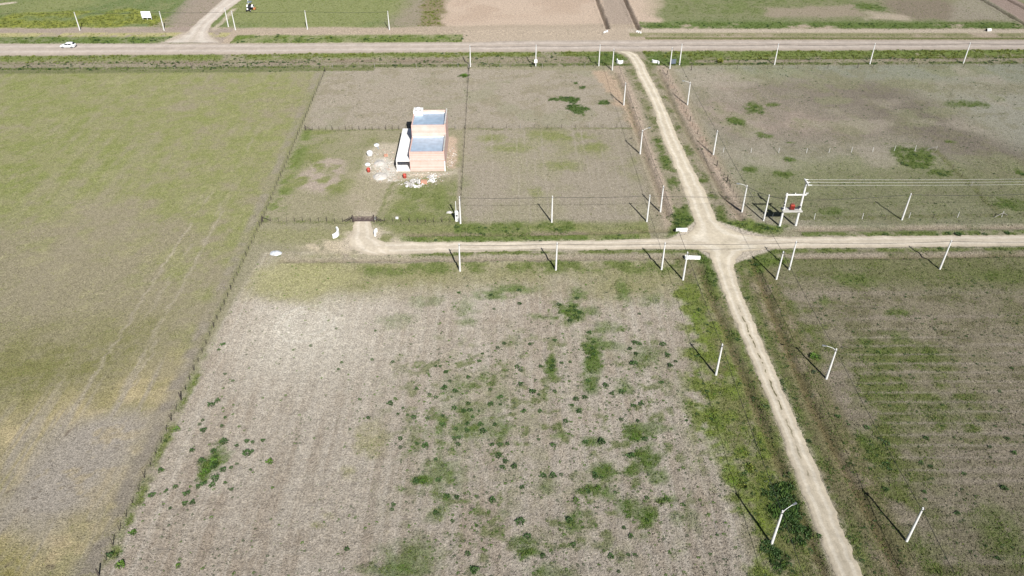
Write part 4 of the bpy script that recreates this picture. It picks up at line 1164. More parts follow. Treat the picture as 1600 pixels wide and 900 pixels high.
for i, (px, py, r) in enumerate(WEEDS):
    wx, wy, _ = at(px, py + r * 0.35)
    R_ = r * mpp(px, py) * 1.16
    key = (int(px), int(py))
    mk = 'weed_leaf_bright' if key in BRIGHT else ('weed_leaf_dull' if (i % 5 == 0 and r < 4.2) else 'weed_leaf')
    o = empty('weed_plant', (wx, wy, z1(wx, wy)), RNG.random() * 6.28)
    o.scale = (R_, R_ * (0.85 + 0.3 * RNG.random()), R_ * (0.8 + 0.5 * RNG.random()))
    fo = bpy.data.objects.new('leaves', WM[mk][i % 4]); COL.objects.link(fo); fo.parent = o
    so = bpy.data.objects.new('stems', STEM); COL.objects.link(so); so.parent = o
    zn, gr = zone(px, py)
    size = 'small' if r < 3.6 else ('middle sized' if r < 5 else 'large')
    tone = 'bright green' if mk == 'weed_leaf_bright' else ('dull grey green' if mk == 'weed_leaf_dull' else 'dark green')
    weed_tags.setdefault(special.get(key, '%s %s weed %s' % (size, tone, zn)), []).append((px, o, gr))
for lab, lst in weed_tags.items():
    lst.sort(key=lambda e: e[0])
    for k, (px, o, gr) in enumerate(lst):
        tag(o, lab if len(lst) == 1 else '%s, %s from left' % (lab, ORD[k]), 'weed', gr)
# low ragged plants of the verges: too many and too merged to count
def verge_bushes(name, n, test, mk, label, rlo, rhi):
    vs_, fs = [], []
    src = [np.array([v.co[:] for v in me.vertices]) for me in WM[mk]]
    k = 0; tries = 0
    VV, FF = [], []
    base = 0
    while k < n and tries < 60:
        tries += 1
        x, y = scatter(6000, 50, 276)
        p = test(x, y)
        ok = (RNG.random(len(x)) < p) & (look(road, x, y) < 0.1)
        for a_, b_ in zip(x[ok], y[ok]):
            if k >= n: break
            R_ = rlo + (rhi - rlo) * RNG.random() ** 2
            s_ = src[k % 4][:200]
            th = RNG.random() * 6.28
            c, s = math.cos(th), math.sin(th)
            q = np.stack([s_[:, 0] * c - s_[:, 1] * s, s_[:, 0] * s + s_[:, 1] * c, s_[:, 2] * 1.1], 1) * R_ + (a_, b_, z1(a_, b_))
            VV.append(q); FF.append(np.arange(len(q)).reshape(-1, 4) + base); base += len(q); k += 1
    if not VV: return
    me = np_mesh(name, np.concatenate(VV), np.concatenate(FF))
    me.materials.append(M[mk])
    o = bpy.data.objects.new(name, me); COL.objects.link(o)
    tag(o, label, 'weeds', kind='stuff')
dark_test = lambda x, y: np.clip((look(vht, x, y) - 0.16) * 4, 0, 1) * (look(vyl, x, y) < 0.55) * (fbm(x, y, 3.5, 3, 311) > 0.5)
yel_test = lambda x, y: np.clip((look(vht, x, y) - 0.2) * 5, 0, 1) * (look(vyl, x, y) > 0.5) * (fbm(x, y, 5, 3, 313) > 0.48)
spr_test = lambda x, y: look(gsp, x, y) * (fbm(x, y, 4, 3, 317) > 0.52) * 0.5 + 0.25 * look(fm, x, y) * (fbm(x, y, 5, 3, 319) > 0.62) + 0.3 * look(um, x, y) * (fbm(x, y, 6, 3, 321) > 0.58) + 0.2 * look(rl + ru, x, y) * (fbm(x, y, 6, 3, 323) > 0.56)
verge_bushes('verge_weeds', 1500, dark_test, 'weed_leaf', 'rank dark green weeds merging along road verges and ditches', 0.20, 0.60)
verge_bushes('flowering_weeds', 900, yel_test, 'weed_leaf_yellow', 'yellow flowering weeds massed along the main road verges', 0.25, 0.7)
verge_bushes('sprouting_weeds', 2600, spr_test, 'weed_leaf_dull', 'tiny dull sprouts dotted over the bare soil', 0.08, 0.26)
verge_bushes('fresh_weeds', 1900, lambda x, y: look(gsp, x, y) * (fbm(x, y, 3, 3, 327) > 0.5) * 0.7 + 0.10 * look(fm, x, y), 'weed_leaf_bright', 'tiny fresh green weeds dotted over the bare field', 0.08, 0.30)
verge_bushes('dark_sprouts', 2200, lambda x, y: (look(rl, x, y) * 0.5 + 0.9 * look(mg, x, y) + (look(dl, x, y) < 7) * 0.8 + (look(dr, x, y) < 8) * 0.9 + 0.25 * look(ru, x, y)) * (fbm(x, y, 3, 3, 329) > 0.47), 'weed_leaf', 'small dark weeds dotted over the right hand plots and verges', 0.08, 0.30)
# ------------------------------------------------------------------ poles and cables
PH = 6.0
def pole_meshes():
    mb = MB()
    n = 12
    prof = [(0.185, -0.4), (0.175, 0.3), (0.15, 2.2), (0.13, 4.2), (0.11, 5.85), (0.095, 6.0)]
    mb.lathe(prof, n)
    shaft = mb.mesh('shaft'); shaft.materials.append(M['concrete'])
    mb = MB(); mb.lathe([(0.13, 5.60), (0.135, 5.62), (0.135, 5.72), (0.13, 5.74)], 12)
    mb.box(0.10, 0.34, -0.03, 0.03, 5.63, 5.71)
    clamp = mb.mesh('cable_clamp'); clamp.materials.append(M['steel'])
    mb = MB(); mb.lathe([(0.03, 5.70), (0.06, 5.73), (0.03, 5.77), (0.06, 5.81), (0.025, 5.86)], 8, (0.31, 0, 0))
    ins = mb.mesh('insulator'); ins.materials.append(M['porcelain'])
    mb = MB()
    pts = [(0.08, 0, 5.75), (0.5, 0, 5.98), (1.0, 0, 6.12), (1.5, 0, 6.18)]
    mb.path(pts, 0.026, 6)
    arm = mb.mesh('lamp_arm'); arm.materials.append(M['white_paint'])
    mb = MB()
    mb.hexa([(1.42, -.08, 6.12), (2.05, -.13, 6.14), (2.05, .13, 6.14), (1.42, .08, 6.12), (1.42, -.06, 6.22), (2.0, -.10, 6.27), (2.0, .10, 6.27), (1.42, .06, 6.22)])
    head = mb.mesh('lamp_head'); head.materials.append(M['steel'])
    mb = MB(); mb.box(1.6, 1.98, -.09, .09, 6.105, 6.135)
    lens = mb.mesh('lamp_lens'); lens.materials.append(M['lamp_clear'])
    return shaft, clamp, ins, arm, head, lens
SHAFT, CLAMP, INS, ARM, HEAD, LENS = pole_meshes()
def child(name, me, parent):
    o = bpy.data.objects.new(name, me); COL.objects.link(o); o.parent = parent
    return o
POLE_TOPS = {}
def pole(key, px, py, ty, label, rz=0.0, lamp=None, group='concrete power poles', name=None):
    """lamp: direction (degrees) of a street lamp arm"""
    x, y, _ = at(px, py)
    h = topz(px, py, ty)
    z = min(z1(x, y), 0.1)
    o = empty(name or ('street_lamp' if lamp is not None else 'power_pole'), (x, y, z), rz + (math.radians(lamp) if lamp is not None else 0))
    o.scale = (1, 1, (h - z) / PH)
    o.rotation_euler = (RNG.normal() * 0.006, RNG.normal() * 0.006, o.rotation_euler[2])
    child('shaft', SHAFT, o); cl = child('cable_clamp', CLAMP, o); child('insulator', INS, cl)
    if lamp is not None:
        child('lamp_arm', ARM, o); hd = child('lamp_head', HEAD, o); child('lamp_lens', LENS, hd)
    tag(o, label, 'street lamp' if lamp is not None else 'pole', group)
    POLE_TOPS[key] = (x, y, h - 0.28)
    return o
pole('N1', 125, 47.5, 18.7, 'white concrete pole far left beyond the main road, behind the white car', group='poles north of the main road')
pole('N2', 256.5, 47.5, 17.5, 'white concrete pole right of the white billboard beyond the main road', group='poles north of the main road')
pole('N3', 357, 42, 12, 'left one of two close white poles beside the earth track beyond the main road', group='poles north of the main road')
pole('N4', 368, 47, 17, 'right one of two close white poles beside the earth track beyond the main road', group='poles north of the main road')
pole('N5', 480.5, 46, 16.5, 'white pole before the green field beyond the main road', group='poles north of the main road')
pole('N6', 608.5, 46.5, 17, 'white pole where the green field fades to bare soil beyond the main road', group='poles north of the main road')
pole('N7', 388, 5.5, -26, 'white pole cut by the top edge, just behind the tractor', group='poles north of the main road')
pole('S1', 735, 104, 71, 'white pole at the far end of the plot divider fence by the main road', group='poles south of the main road')
s2 = pole('S2', 837, 103.5, 70, 'white pole carrying a white box, beside the main road', group='poles south of the main road')
pole('S3', 935.5, 103, 69.5, 'white pole left of the taller looking one at the cross road mouth', group='poles south of the main road')
pole('S4', 956.5, 109.5, 76, 'white pole beside the left white entrance wall at the main road', group='poles south of the main road')
pole('S5', 1046.5, 107.5, 74, 'white pole in front of the slate sign panel at the main road', group='poles south of the main road')
pole('S6', 1061.5, 101.5, 68.5, 'white pole just right of the slate sign panel at the main road', group='poles south of the main road')
pole('S7', 1210, 101, 68, 'white pole in the right verge of the main road, leftmost of three', group='poles south of the main road')
pole('S8', 1359, 100, 67.5, 'white pole in the right verge of the main road, middle of three', group='poles south of the main road')
pole('S9', 1505, 99, 66.5, 'white pole in the right verge of the main road, rightmost of three', group='poles south of the main road')
pole('L1', 974.5, 165, 129, 'white pole on bare soil, left of the cross road near its mouth', group='poles left of the cross road')
pole('L2', 1000, 241, 203, 'street lamp left of the cross road, midway between crossing and main road', lamp=25, group='poles left of the cross road')
pole('L3', 1031.5, 332.5, 290.5, 'white pole left of the cross road, closest above the crossing', group='poles left of the cross road')
pole('L4', 1010.5, 346.5, 304, 'white pole at the right end of the row before the middle plot', group='poles north of the side road')
pole('L5', 1033.5, 421.5, 379, 'white pole below the side road, left neighbour of the pole at the white headwall', group='poles south of the side road')
pole('L6', 1067, 437.5, 393.5, 'white pole in front of the white headwall below the crossing', group='poles left of the cross road')
pole('L7', 1118.5, 586, 537.5, 'white pole on the green strip between bare field and ditch', group='poles left of the cross road')
pole('L8', 1205.5, 849.5, 797.5, 'nearest street lamp at the bottom, arm reaching over dark weeds', lamp=28, group='poles left of the cross road')
pole('R1', 1074, 164, 128, 'street lamp right of the cross road, the farthest one', lamp=170, group='poles right of the cross road')
pole('R2', 1114.5, 241.5, 203.5, 'white pole right of the cross road, midway to the main road', group='poles right of the cross road')
pole('R3', 1159, 332, 289.5, 'street lamp right of the cross road, just above the crossing', lamp=170, group='poles right of the cross road')
pole('R4', 1193, 344.5, 304, 'white pole immediately left of the transformer frame', group='poles north of the side road')
pole('R5', 1213, 436, 392.5, 'white pole right of the crossing, lower left one of a close pair', group='poles right of the cross road')
pole('R6', 1233, 421, 377, 'white pole right of the crossing, upper right one of a close pair', group='poles south of the side road')
pole('R7', 1291, 592, 544.5, 'street lamp right of the near road, beside a tall green weed', lamp=165, group='poles right of the cross road')
pole('R8', 1416.5, 845, 794, 'nearest plain white pole at the bottom right', group='poles right of the cross road')
pole('P1', 719.5, 349.5, 307, 'white pole beside the white meter pillar at the plot corner', group='poles north of the side road')
pole('P2', 862, 347.5, 306, 'white pole in the middle of the front of the middle plot', group='poles north of the side road')
pole('P3', 1409, 343.5, 302, 'white pole right of the transformer, above the side road', group='poles north of the side road')
pole('Q1', 718.7, 423.7, 380.5, 'white pole below the side road, directly under the meter pillar', group='poles south of the side road')
pole('Q2', 868.5, 422, 379, 'white pole below the side road, between plot corner and crossing', group='poles south of the side road')
pole('Q4', 1468.5, 420, 375, 'white pole below the side road at the right', group='poles south of the side road')
mb = MB(); mb.box(-.42, .42, -.36, -.18, 1.1, 2.0)
bx = mb.build('meter_box', 'white_paint', s2)
bx.scale = (1, 1, 1)
# cables hang between the pole tops, a little slack
def cable(name, pts, label, r=0.034, sag=0.012, m='cable', group='overhead cables'):
    mb = MB()
    for a, b in zip(pts[:-1], pts[1:]):
        a, b = np.array(a), np.array(b)
        L = np.linalg.norm(b - a)
        q = [a + (b - a) * t - np.array((0, 0, sag * L * 4 * t * (1 - t))) for t in np.linspace(0, 1, 11)]
        mb.path([tuple(p) for p in q], r, 4)
    o = mb.build(name, m)
    tag(o, label, 'cable', group)
    return o
T = POLE_TOPS
def off(p, dx, dy, dz=0): return (p[0] + dx, p[1] + dy, p[2] + dz)
cable('overhead_cable', [off(T['N1'], -30, 0)] + [T[k] for k in ('N1', 'N2', 'N4', 'N5', 'N6')], 'thin dark cable along the poles beyond the main road')
cable('overhead_cable', [T[k] for k in ('S1', 'S2', 'S3', 'S6', 'S7', 'S8', 'S9')] + [off(T['S9'], 28, 0.5)], 'thin dark cable along the poles on the near side of the main road')
cable('overhead_cable', [T[k] for k in ('S4', 'L1', 'L2', 'L3', 'L6', 'L7', 'L8')] + [off(T['L8'], 0.4, -27)], 'thin dark cable along the poles left of the cross road')
cable('overhead_cable', [T[k] for k in ('S5', 'R1', 'R2', 'R3', 'R5', 'R7', 'R8')] + [off(T['R8'], 0.5, -27)], 'thin dark cable along the poles right of the cross road')
cable('overhead_cable', [T[k] for k in ('P1', 'P2', 'L4', 'R4')], 'thin dark cable along the poles before the middle plot to the transformer')
cable('overhead_cable', [T[k] for k in ('Q1', 'Q2', 'L5', 'R6', 'Q4')] + [off(T['Q4'], 26, 0.4)], 'thin dark cable along the poles below the side road')

# ------------------------------------------------------------------ transformer frame
tx0, ty0, _ = at(1218, 353); tx1, ty1, _ = at(1243, 353)
TL = empty('transformer_frame', ((tx0 + tx1) / 2, (ty0 + ty1) / 2, 0), ROT)
hw = (tx1 - tx0) / 2
def tp(a, b, r0, r1, n=12): 
    m_ = MB(); m_.lathe([(r0, 0), (r1, b - a)], n); return m_
mb = MB(); mb.lathe([(0.24, -.3), (0.22, 1), (0.17, 7.0), (0.15, 7.15)], 12, (-hw, 0, 0)); mb.build('pole', 'concrete', TL)
mb = MB(); mb.lathe([(0.25, -.3), (0.23, 1), (0.16, 9.4), (0.14, 9.75)], 12, (hw, 0, 0)); mb.build('pole', 'concrete', TL)
mb = MB(); mb.box(-hw - .35, hw + .35, -0.75, 0.75, 3.45, 3.68); mb.build('platform', 'grey_concrete', TL, bevel=0.02)
mb = MB(); mb.box(-hw - .25, hw + .55, -0.10, 0.10, 6.75, 6.98)
mb.build('upper_beam', 'concrete', TL)
for xx in (-hw - .1, 0.0, hw + .75, hw + .45):
    m_ = MB(); m_.lathe([(.05, 6.98), (.10, 7.04), (.05, 7.10), (.09, 7.16), (.03, 7.3)], 8, (xx, 0, 0)); m_.build('insulator', 'white_paint', TL)
tk = MB(); tk.box(-.38, .38, -.30, .30, 3.80, 4.75)
tank = tk.build('transformer_tank', 'red_paint', TL, bevel=0.04)
for i in range(6):
    m_ = MB(); m_.box(-.34 + i * .125, -.30 + i * .125, -.44, -.30, 3.9, 4.6); m_.build('cooling_fin', 'red_paint', tank)
for xx in (-.22, 0, .22):
    m_ = MB(); m_.lathe([(.05, 4.75), (.09, 4.82), (.05, 4.90), (.08, 4.96), (.03, 5.1)], 8, (xx, 0, 0)); m_.build('bushing', 'porcelain', tank)
m_ = MB(); m_.box(-.45, .45, -.25, .25, 3.68, 3.80); m_.build('skid', 'dark_metal', tank)
m_ = MB(); m_.tube((-.3, .12, 4.88), (.3, .12, 4.88), .09, .09, 10); m_.build('oil_drum', 'red_paint', tank)
for z_ in (3.9, 4.5, 5.1):
    m_ = MB(); m_.box(-hw - .30, -hw - .10, -.35, -.2, z_, z_ + .3); m_.build('fuse_switch', 'dark_metal', TL)
m_ = MB(); m_.box(hw - .6, hw - .1, -.45, -.25, 4.2, 4.6); m_.build('switch_box', 'dark_metal', TL)
m_ = MB(); m_.box(hw - .10, hw + .10, -1.2, 1.2, 9.4, 9.62); m_.build('crossarm', 'concrete', TL)
HV = []
for yy in (-1.05, 0.0, 1.05):
    m_ = MB(); m_.tube((hw + .10, yy, 9.5), (hw + .65, yy, 9.48), .06, .06, 8); m_.build('strain_insulator', 'white_paint', TL)
    p = np.array((hw + .65, yy, 9.48))
    HV.append((TL.location.x + p[0] * math.cos(ROT) - p[1] * math.sin(ROT), TL.location.y + p[0] * math.sin(ROT) + p[1] * math.cos(ROT), 9.48))
tag(TL, 'two legged concrete transformer frame with red transformer on its platform', 'transformer')
for p, w in zip(HV, ('nearest', 'middle', 'farthest')):
    cable('high_voltage_wire', [p, (p[0] + 62, p[1] + 1.0, p[2])], 'pale bare wire from the transformer crossarm to the right, %s of three' % w, 0.017, 0.004, 'aluminium_wire', 'high voltage wires')
lead = (TL.location.x - hw, TL.location.y, 6.2)
cable('overhead_cable', [T['R4'], lead], 'short sagging cable between the transformer frame and its left pole', 0.05, 0.06)
cable('overhead_cable', [T['R3'], T['R4']], 'sagging cable between the street lamp and the pole left of the transformer', 0.04, 0.03)
cable('overhead_cable', [(TL.location.x + hw, TL.location.y, 5.7), T['P3'], off(T['P3'], 26, .4)], 'thin dark cable from the transformer to the pole at its right')

# ------------------------------------------------------------------ fences
def post_mesh(name, h, r, m):
    mb = MB(); mb.tube((0, 0, -.3), (0, 0, h), r, r * .85, 6); me = mb.mesh(name); me.materials.append(M[m]); return me
POSTS = {'dark': post_mesh('post', 1.15, .065, 'dark_wood'), 'grey': post_mesh('post', 1.15, .06, 'grey_wood'), 'dropper': post_mesh('dropper', 1.0, .045, 'dark_wood'),
         'pale': post_mesh('post', 1.25, .055, 'concrete'), 'big': post_mesh('post', 1.4, .11, 'dark_wood')}
def fence(name, px, label, spacing, kinds, big_every=5, nw=4, brace_ends=(), htop=1.05):
    P = atn(px)
    c = P.mean(0)
    root = empty(name, (P[0][0], P[0][1], 0))
    tag(root, label, 'fence', 'wire fences')
    o0 = np.array((P[0][0], P[0][1]))
    i = 0; pts = []
    for a, b in zip(P[:-1], P[1:]):
        L = np.linalg.norm(b - a); n = max(1, int(round(L / spacing)))
        for k in range(n + (1 if (b == P[-1]).all() else 0)):
            q = a + (b - a) * k / n
            kind = kinds[0] if (i % big_every == 0) else kinds[1]
            if k == 0: kind = 'big' if kinds[0] == 'dark' else kinds[0]
            zz = z1(*q)
            o = child('post', POSTS[kind], root)
            o.location = (q[0] - o0[0], q[1] - o0[1], zz)
            o.rotation_euler = (RNG.normal() * .03, RNG.normal() * .03, 0)
            o.scale = (1, 1, .9 + .2 * RNG.random())
            pts.append((q[0] - o0[0], q[1] - o0[1], zz)); i += 1
    for w in range(nw):
        z_ = htop * (w + 1) / nw
        mb = MB(); mb.path([(p[0], p[1], p[2] + z_) for p in pts], 0.0035, 3)
        mb.build('wire', 'wire', root)
    for (ex, ey, dx, dy) in brace_ends:
        q = atn([(ex, ey)])[0]; m_ = MB()
        a = (q[0] - o0[0], q[1] - o0[1], z1(*q) + 1.0)
        m_.tube(a, (a[0] + dx, a[1] + dy, .08), .055, .055, 6)
        m_.build('brace', 'dark_wood' if kinds[0] == 'dark' else 'grey_wood', root)
    return root
fence('wire_fence', [(508, 112), (410, 345), (283, 625), (155, 900), (135, 945)], 'long dark post and wire fence between the pasture and the bare field', 2.0, ('dark', 'dropper'), 5,
      brace_ends=[(410, 345, 1.6, 0.0), (410, 345, 0.2, -1.6)])
fence('wire_fence', [(478, 203.5), (634, 202)], 'short dark post fence behind the left side of the brick house', 1.62, ('dark', 'dropper'), 4, brace_ends=[(478, 203.5, 1.5, 0)])
fence('wire_fence', [(712, 201), (727, 201), (985, 199)], 'faint wire fence across the middle plot, right of the brick house', 3.4, ('grey', 'dropper'), 5)
fence('wire_fence', [(733, 108), (718.5, 344)], 'dark post fence dividing the house plot from the middle plot', 2.4, ('dark', 'dropper'), 4, brace_ends=[(733, 108, 0, -1.5)])
fence('wire_fence', [(411, 346.5), (548, 346.5)], 'front fence left of the wooden gate', 1.55, ('dark', 'dropper'), 4, brace_ends=[(548, 346.5, -1.6, 0)])
fence('wire_fence', [(589, 346.5), (716, 347.5)], 'front fence right of the wooden gate', 1.65, ('dark', 'dropper'), 4, brace_ends=[(589, 346.5, 1.6, 0)])
fence('wire_fence', [(0 - 260, 110), (0, 108), (300, 107.5), (500, 107)], 'dark post fence along the main road before the pasture', 4.5, ('dark', 'dropper'), 3)
fence('wire_fence', [(520, 106), (732, 105), (930, 106)], 'low wire fence along the main road before the house and middle plots', 3.0, ('grey', 'dropper'), 4)
fence('wire_fence', [(1042, 118), (1078, 190), (1120, 260), (1136, 284), (1166, 336)], 'wire fence along the right side of the cross road above the crossing', 2.4, ('dark', 'dropper'), 5,
      brace_ends=[(1136, 284, -.3, 1.5), (1136, 284, .3, -1.6)])
fence('wire_fence', [(1206, 342), (1272, 343), (1347, 342), (1420, 341), (1496, 340), (1565, 339), (1700, 336)], 'pale post fence behind the verge right of the transformer', 4.0, ('pale', 'dropper'), 2)
fence('wire_fence', [(1462, 235.5), (1565, 339)], 'dark fence line running down the right upper plot', 3.8, ('grey', 'dropper'), 4, brace_ends=[(1462, 235.5, -1.6, .6), (1565, 339, 1.4, .6), (1565, 339, -1.5, -.2)])
fence('wire_fence', [(1130, 238), (1260, 239), (1330, 238), (1397, 236), (1462, 235.5)], 'pale post fence crossing the right upper plot', 5.5, ('pale', 'grey'), 1)
fence('wire_fence', [(1080, 110), (1340, 106), (1600, 104), (1750, 102)], 'low fence along the main road before the right upper plot', 4.2, ('dark', 'dropper'), 3)

# ------------------------------------------------------------------ wooden gate
gx0, gy0, _ = at(552.5, 347); gx1, gy1, _ = at(584, 347)
gw = (gx1 - gx0)
G = empty('wooden_gate', (gx0, gy0, 0.03), ROT)
for s, (a, b) in enumerate(((0.10, gw / 2 - .03), (gw / 2 + .03, gw - .10))):
    fr = MB()
    fr.box(a, a + .12, -.04, .04, .12, 1.22); fr.box(b - .12, b, -.04, .04, .12, 1.22)
    leaf = fr.build('leaf', 'gate_wood', G)
    for z_ in (.14, .36, .58, .82, 1.08):
        m_ = MB(); m_.box(a + .12, b - .12, -.03, .03, z_, z_ + .12); m_.build('rail', 'gate_wood', leaf)
    m_ = MB()
    p, q = ((a + .1, .2), (b - .1, 1.1)) if s == 0 else ((a + .1, 1.1), (b - .1, .2))
    m_.hexa([(p[0], -.06, p[1]), (p[0] + .12, -.06, p[1]), (p[0] + .12, -.035, p[1]), (p[0], -.035, p[1]), (q[0] - .12, -.06, q[1]), (q[0], -.06, q[1]), (q[0], -.035, q[1]), (q[0] - .12, -.035, q[1])])
    m_.build('brace', 'gate_wood', leaf)
    m_ = MB(); m_.box((a + b) / 2 - .06, (a + b) / 2 + .06, -.035, .035, .26, 1.08); m_.build('stile', 'gate_wood', leaf)
for xx in (-.08, gw + .08):
    m_ = MB(); m_.tube((xx, 0, -.3), (xx, 0, 1.55), .15, .14, 8); m_.build('gate_post', 'dark_wood', G)
for xx, d in ((-.08, -1.5), (gw + .08, 1.4)):
    m_ = MB(); m_.tube((xx, 0, 1.1), (xx + d, 0, .05), .07, .07, 6); m_.build('strut', 'dark_wood', G)
tag(G, 'dark wooden double gate with rails and diagonal braces across the drive', 'gate')

# ------------------------------------------------------------------ brick house
hx, hy, _ = at(641.5, 267.5)
HO = empty('brick_house', (hx, hy, 0), ROT)
W_, D1, D2 = 7.45, 7.6, 15.6
t = 0.22
F1, F2, B2 = 4.55, 7.15, 6.9       # front parapet, tall block front, tall block back
def hb(name, args, m='brick_wall', parent=HO, bevel=0):
    mb = MB(); mb.box(*args); return mb.build(name, m, parent, bevel=bevel)
hb('front_wall', (0, W_, 0, t, 0, F1))
hb('left_wall', (0, t, t, D1, 0, F1 - .10))
hb('right_wall', (W_ - t, W_, t, D1, 0, F1 + .35))
hb('tall_front_wall', (0, W_, D1, D1 + t, 0, F2))
hb('tall_left_wall', (0, t, D1 + t, D2 - t, 0, F2 - .12))
hb('tall_right_wall', (W_ - t, W_ + .003, D1 + t, D2 - t, 0, F2 + .28))
hb('back_wall', (0, W_, D2 - t, D2, 0, B2 + .25))
hb('ring_beam', (-.02, W_ + .02, -.025, t - .03, 2.62, 2.80), 'rubble')
hb('corner_column', (W_ - .12, W_ + .10, -.14, .10, 0, 2.3), 'white_paint')
hb('parapet_coping', (W_ - t - .03, W_ + .04, 0.05, D1 - .01, F1 + .35, F1 + .40), 'grey_concrete')
hb('parapet_coping', (W_ - t - .03, W_ + .04, D1 + .05, D2 - .02, F2 + .28, F2 + .33), 'rubble')
def corrugated(x0, x1, y0, y1, z0, z1_, name):
    """one roof: sheets side by side, ridges running up the slope"""
    root = None
    ns = 7; wsh = (x1 - x0) / ns
    o = None
    for s in range(ns):
        a = x0 + s * wsh; n = 16
        vs_, fs = [], []
        for j, (y, z) in enumerate(((y0, z0), (y1, z1_))):
            for i in range(n + 1):
                u = i / n
                vs_.append((a + u * (wsh + .03), y, z + .03 * math.sin(u * 5 * 2 * math.pi) + .006 * (s % 2)))
        for i in range(n): fs.append((i, i + 1, n + 2 + i, n + 1 + i))
        m_ = MB(); m_.add(vs_, fs, True)
        if o is None: o = m_.build(name, 'galvanised', HO)
        else: m_.build('roof_sheet', 'galvanised', o)
    return o
corrugated(t * .3, W_ - t, t + .02, D1 - .02, 4.40, 4.30, 'lower_roof')
corrugated(t * .3, W_ - t, D1 + t + .02, D2 - t - .02, 6.98, 6.45, 'upper_roof')
hb('flashing', (t * .4, W_ - t, D1 - .16, D1 - .005, 4.36, 4.50), 'white_paint')
hb('flashing', (t * .4, W_ - t, D2 - t - .20, D2 - t - .005, 6.50, 6.66), 'white_paint')
# tank stand at the far left corner
hb('tank_stand', (-.05, 2.05, D2 - 1.75, D2 + .35, 6.55, 7.60), 'slab_concrete')
m_ = MB(); m_.lathe([(.50, 7.60), (.56, 7.64), (.57, 7.92), (.50, 8.02), (.22, 8.08), (.20, 8.12), (.02, 8.13)], 20, (.95, D2 - .8, 0))
wt = m_.build('water_tank', 'plastic_white', HO)
m_ = MB(); m_.path([(1.45, D2 - 1.0, 7.64), (1.75, D2 - 1.2, 7.64), (1.2, D2 - 1.55, 7.64), (.4, D2 - 1.5, 7.64)], .04, 6); m_.build('pipe', 'dark_metal', wt)
# covered side passage
cw = -2.95
hb('carport_slab', (cw, -.05, .15, D2, 2.48, 2.66), 'slab_concrete', bevel=0.02)
hb('carport_beam', (cw + .02, -.03, .10, .30, 2.25, 2.475), 'slab_concrete')
hb('carport_column', (cw + .02, cw + .24, .12, .34, 0, 2.245), 'slab_concrete')
hb('carport_column', (cw + .02, cw + .24, 5.2, 5.42, 0, 2.475), 'slab_concrete')
hb('carport_column', (cw + .02, cw + .24, 10.2, 10.42, 0, 2.475), 'slab_concrete')
hb('carport_wall', (cw, -.01, 6.2, 6.4, 0, 2.475), 'rubble')
hb('carport_floor', (cw - .1, -.01, -.1, 6.19, .02, .10), 'slab_concrete')
hb('window_opening', (-.02, .06, 2.2, 3.6, 1.0, 2.2), 'black_inside')
tag(HO, 'unfinished brick house with two blue grey sheet roofs and a side slab', 'house')

# ------------------------------------------------------------------ building leftovers round the house
def at3(px, py, dz=0.0):
    x, y, _ = at(px, py); return (x, y, z1(x, y) + dz)
def lumpy(name, px, py, rx, ry, h, m, label, cat, seed, n=22):
    o3 = at3(px, py); mb = MB(); vs_, fs = [], []
    for j in range(n + 1):
        for i in range(n + 1):
            u, v = i / n * 2 - 1, j / n * 2 - 1
            r = math.hypot(u, v) + 0.25 * (float(fbm(np.array([u * 2 + seed]), np.array([v * 2]), 1, 3, seed)[0]) - .5)
            z = max(0, 1 - r * r) ** 0.8 * h * (0.6 + .9 * float(fbm(np.array([u * 4]), np.array([v * 4 + seed]), 1, 3, seed + 5)[0])) - (.12 if r > .98 else 0)
            vs_.append((u * rx, v * ry, z))
    for j in range(n):
        for i in range(n):
            a = j * (n + 1) + i
            fs.append((a, a + 1, a + n + 2, a + n + 1))
    mb.add(vs_, fs, True)
    o = mb.build(name, m, None, o3)
    return tag(o, label, cat)
lumpy('sand_pile', 594, 276, 1.5, 1.7, .55, 'sand', 'low white sand heap on the ground left of the brick house', 'sand pile', 3)
lumpy('sand_pile', 593, 255, 1.3, 1.3, .35, 'sand', 'flat pale sand heap behind the larger white sand heap', 'sand pile', 9)
def debris(name, px, py, rx, ry, n, m, label, cat, seed, size, group=None, flat=False):
    r = random.Random(seed)
    root = empty(name, at3(px, py))
    for k in range(n):
        a, d = r.random() * 6.28, math.sqrt(r.random())
        x, y = d * rx * math.cos(a), d * ry * math.sin(a)
        l, w, h = (r.uniform(.5, 1) * size, r.uniform(.3, .7) * size, r.uniform(.12, .35) * size)
        if flat: l, w, h = r.uniform(.8, 1.6) * size, r.uniform(.12, .25), .05
        mb = MB(); mb.box(-l / 2, l / 2, -w / 2, w / 2, 0, h)
        q = mb.build('plank' if flat else 'chunk', m if isinstance(m, str) else r.choice(m), root)
        q.location = (x, y, r.uniform(0, .45 * (1 - d) + .05)); q.rotation_euler = (r.uniform(-.35, .35), r.uniform(-.35, .35), r.random() * 6.28)
    return tag(root, label, cat)
debris('rubble_pile', 647, 288, 1.9, 1.7, 60, ['rubble', 'white_paint', 'rubble', 'grey_concrete'], 'heap of broken pale rubble in front of the brick house', 'rubble', 4, .7)
debris('rubble_pile', 675, 280, 1.0, 1.9, 30, ['rubble', 'white_paint', 'grey_concrete'], 'jumble of white boards at the right end of the building rubble', 'rubble', 5, .9, flat=True)
mb = MB(); mb.box(-2.0, 2.0, -.12, .12, 0, .12)
tag(mb.build('timber_beam', 'plank', None, at3(655, 273.5)), 'long pale timber beam lying behind the rubble heap', 'beam')
BR = empty('brick_stack', at3(662.5, 287), ROT)
bm = MB(); bm.box(-.20, .20, -.10, .10, 0, .18); bme = bm.mesh('brick'); bme.materials.append(M['brick_loose'])
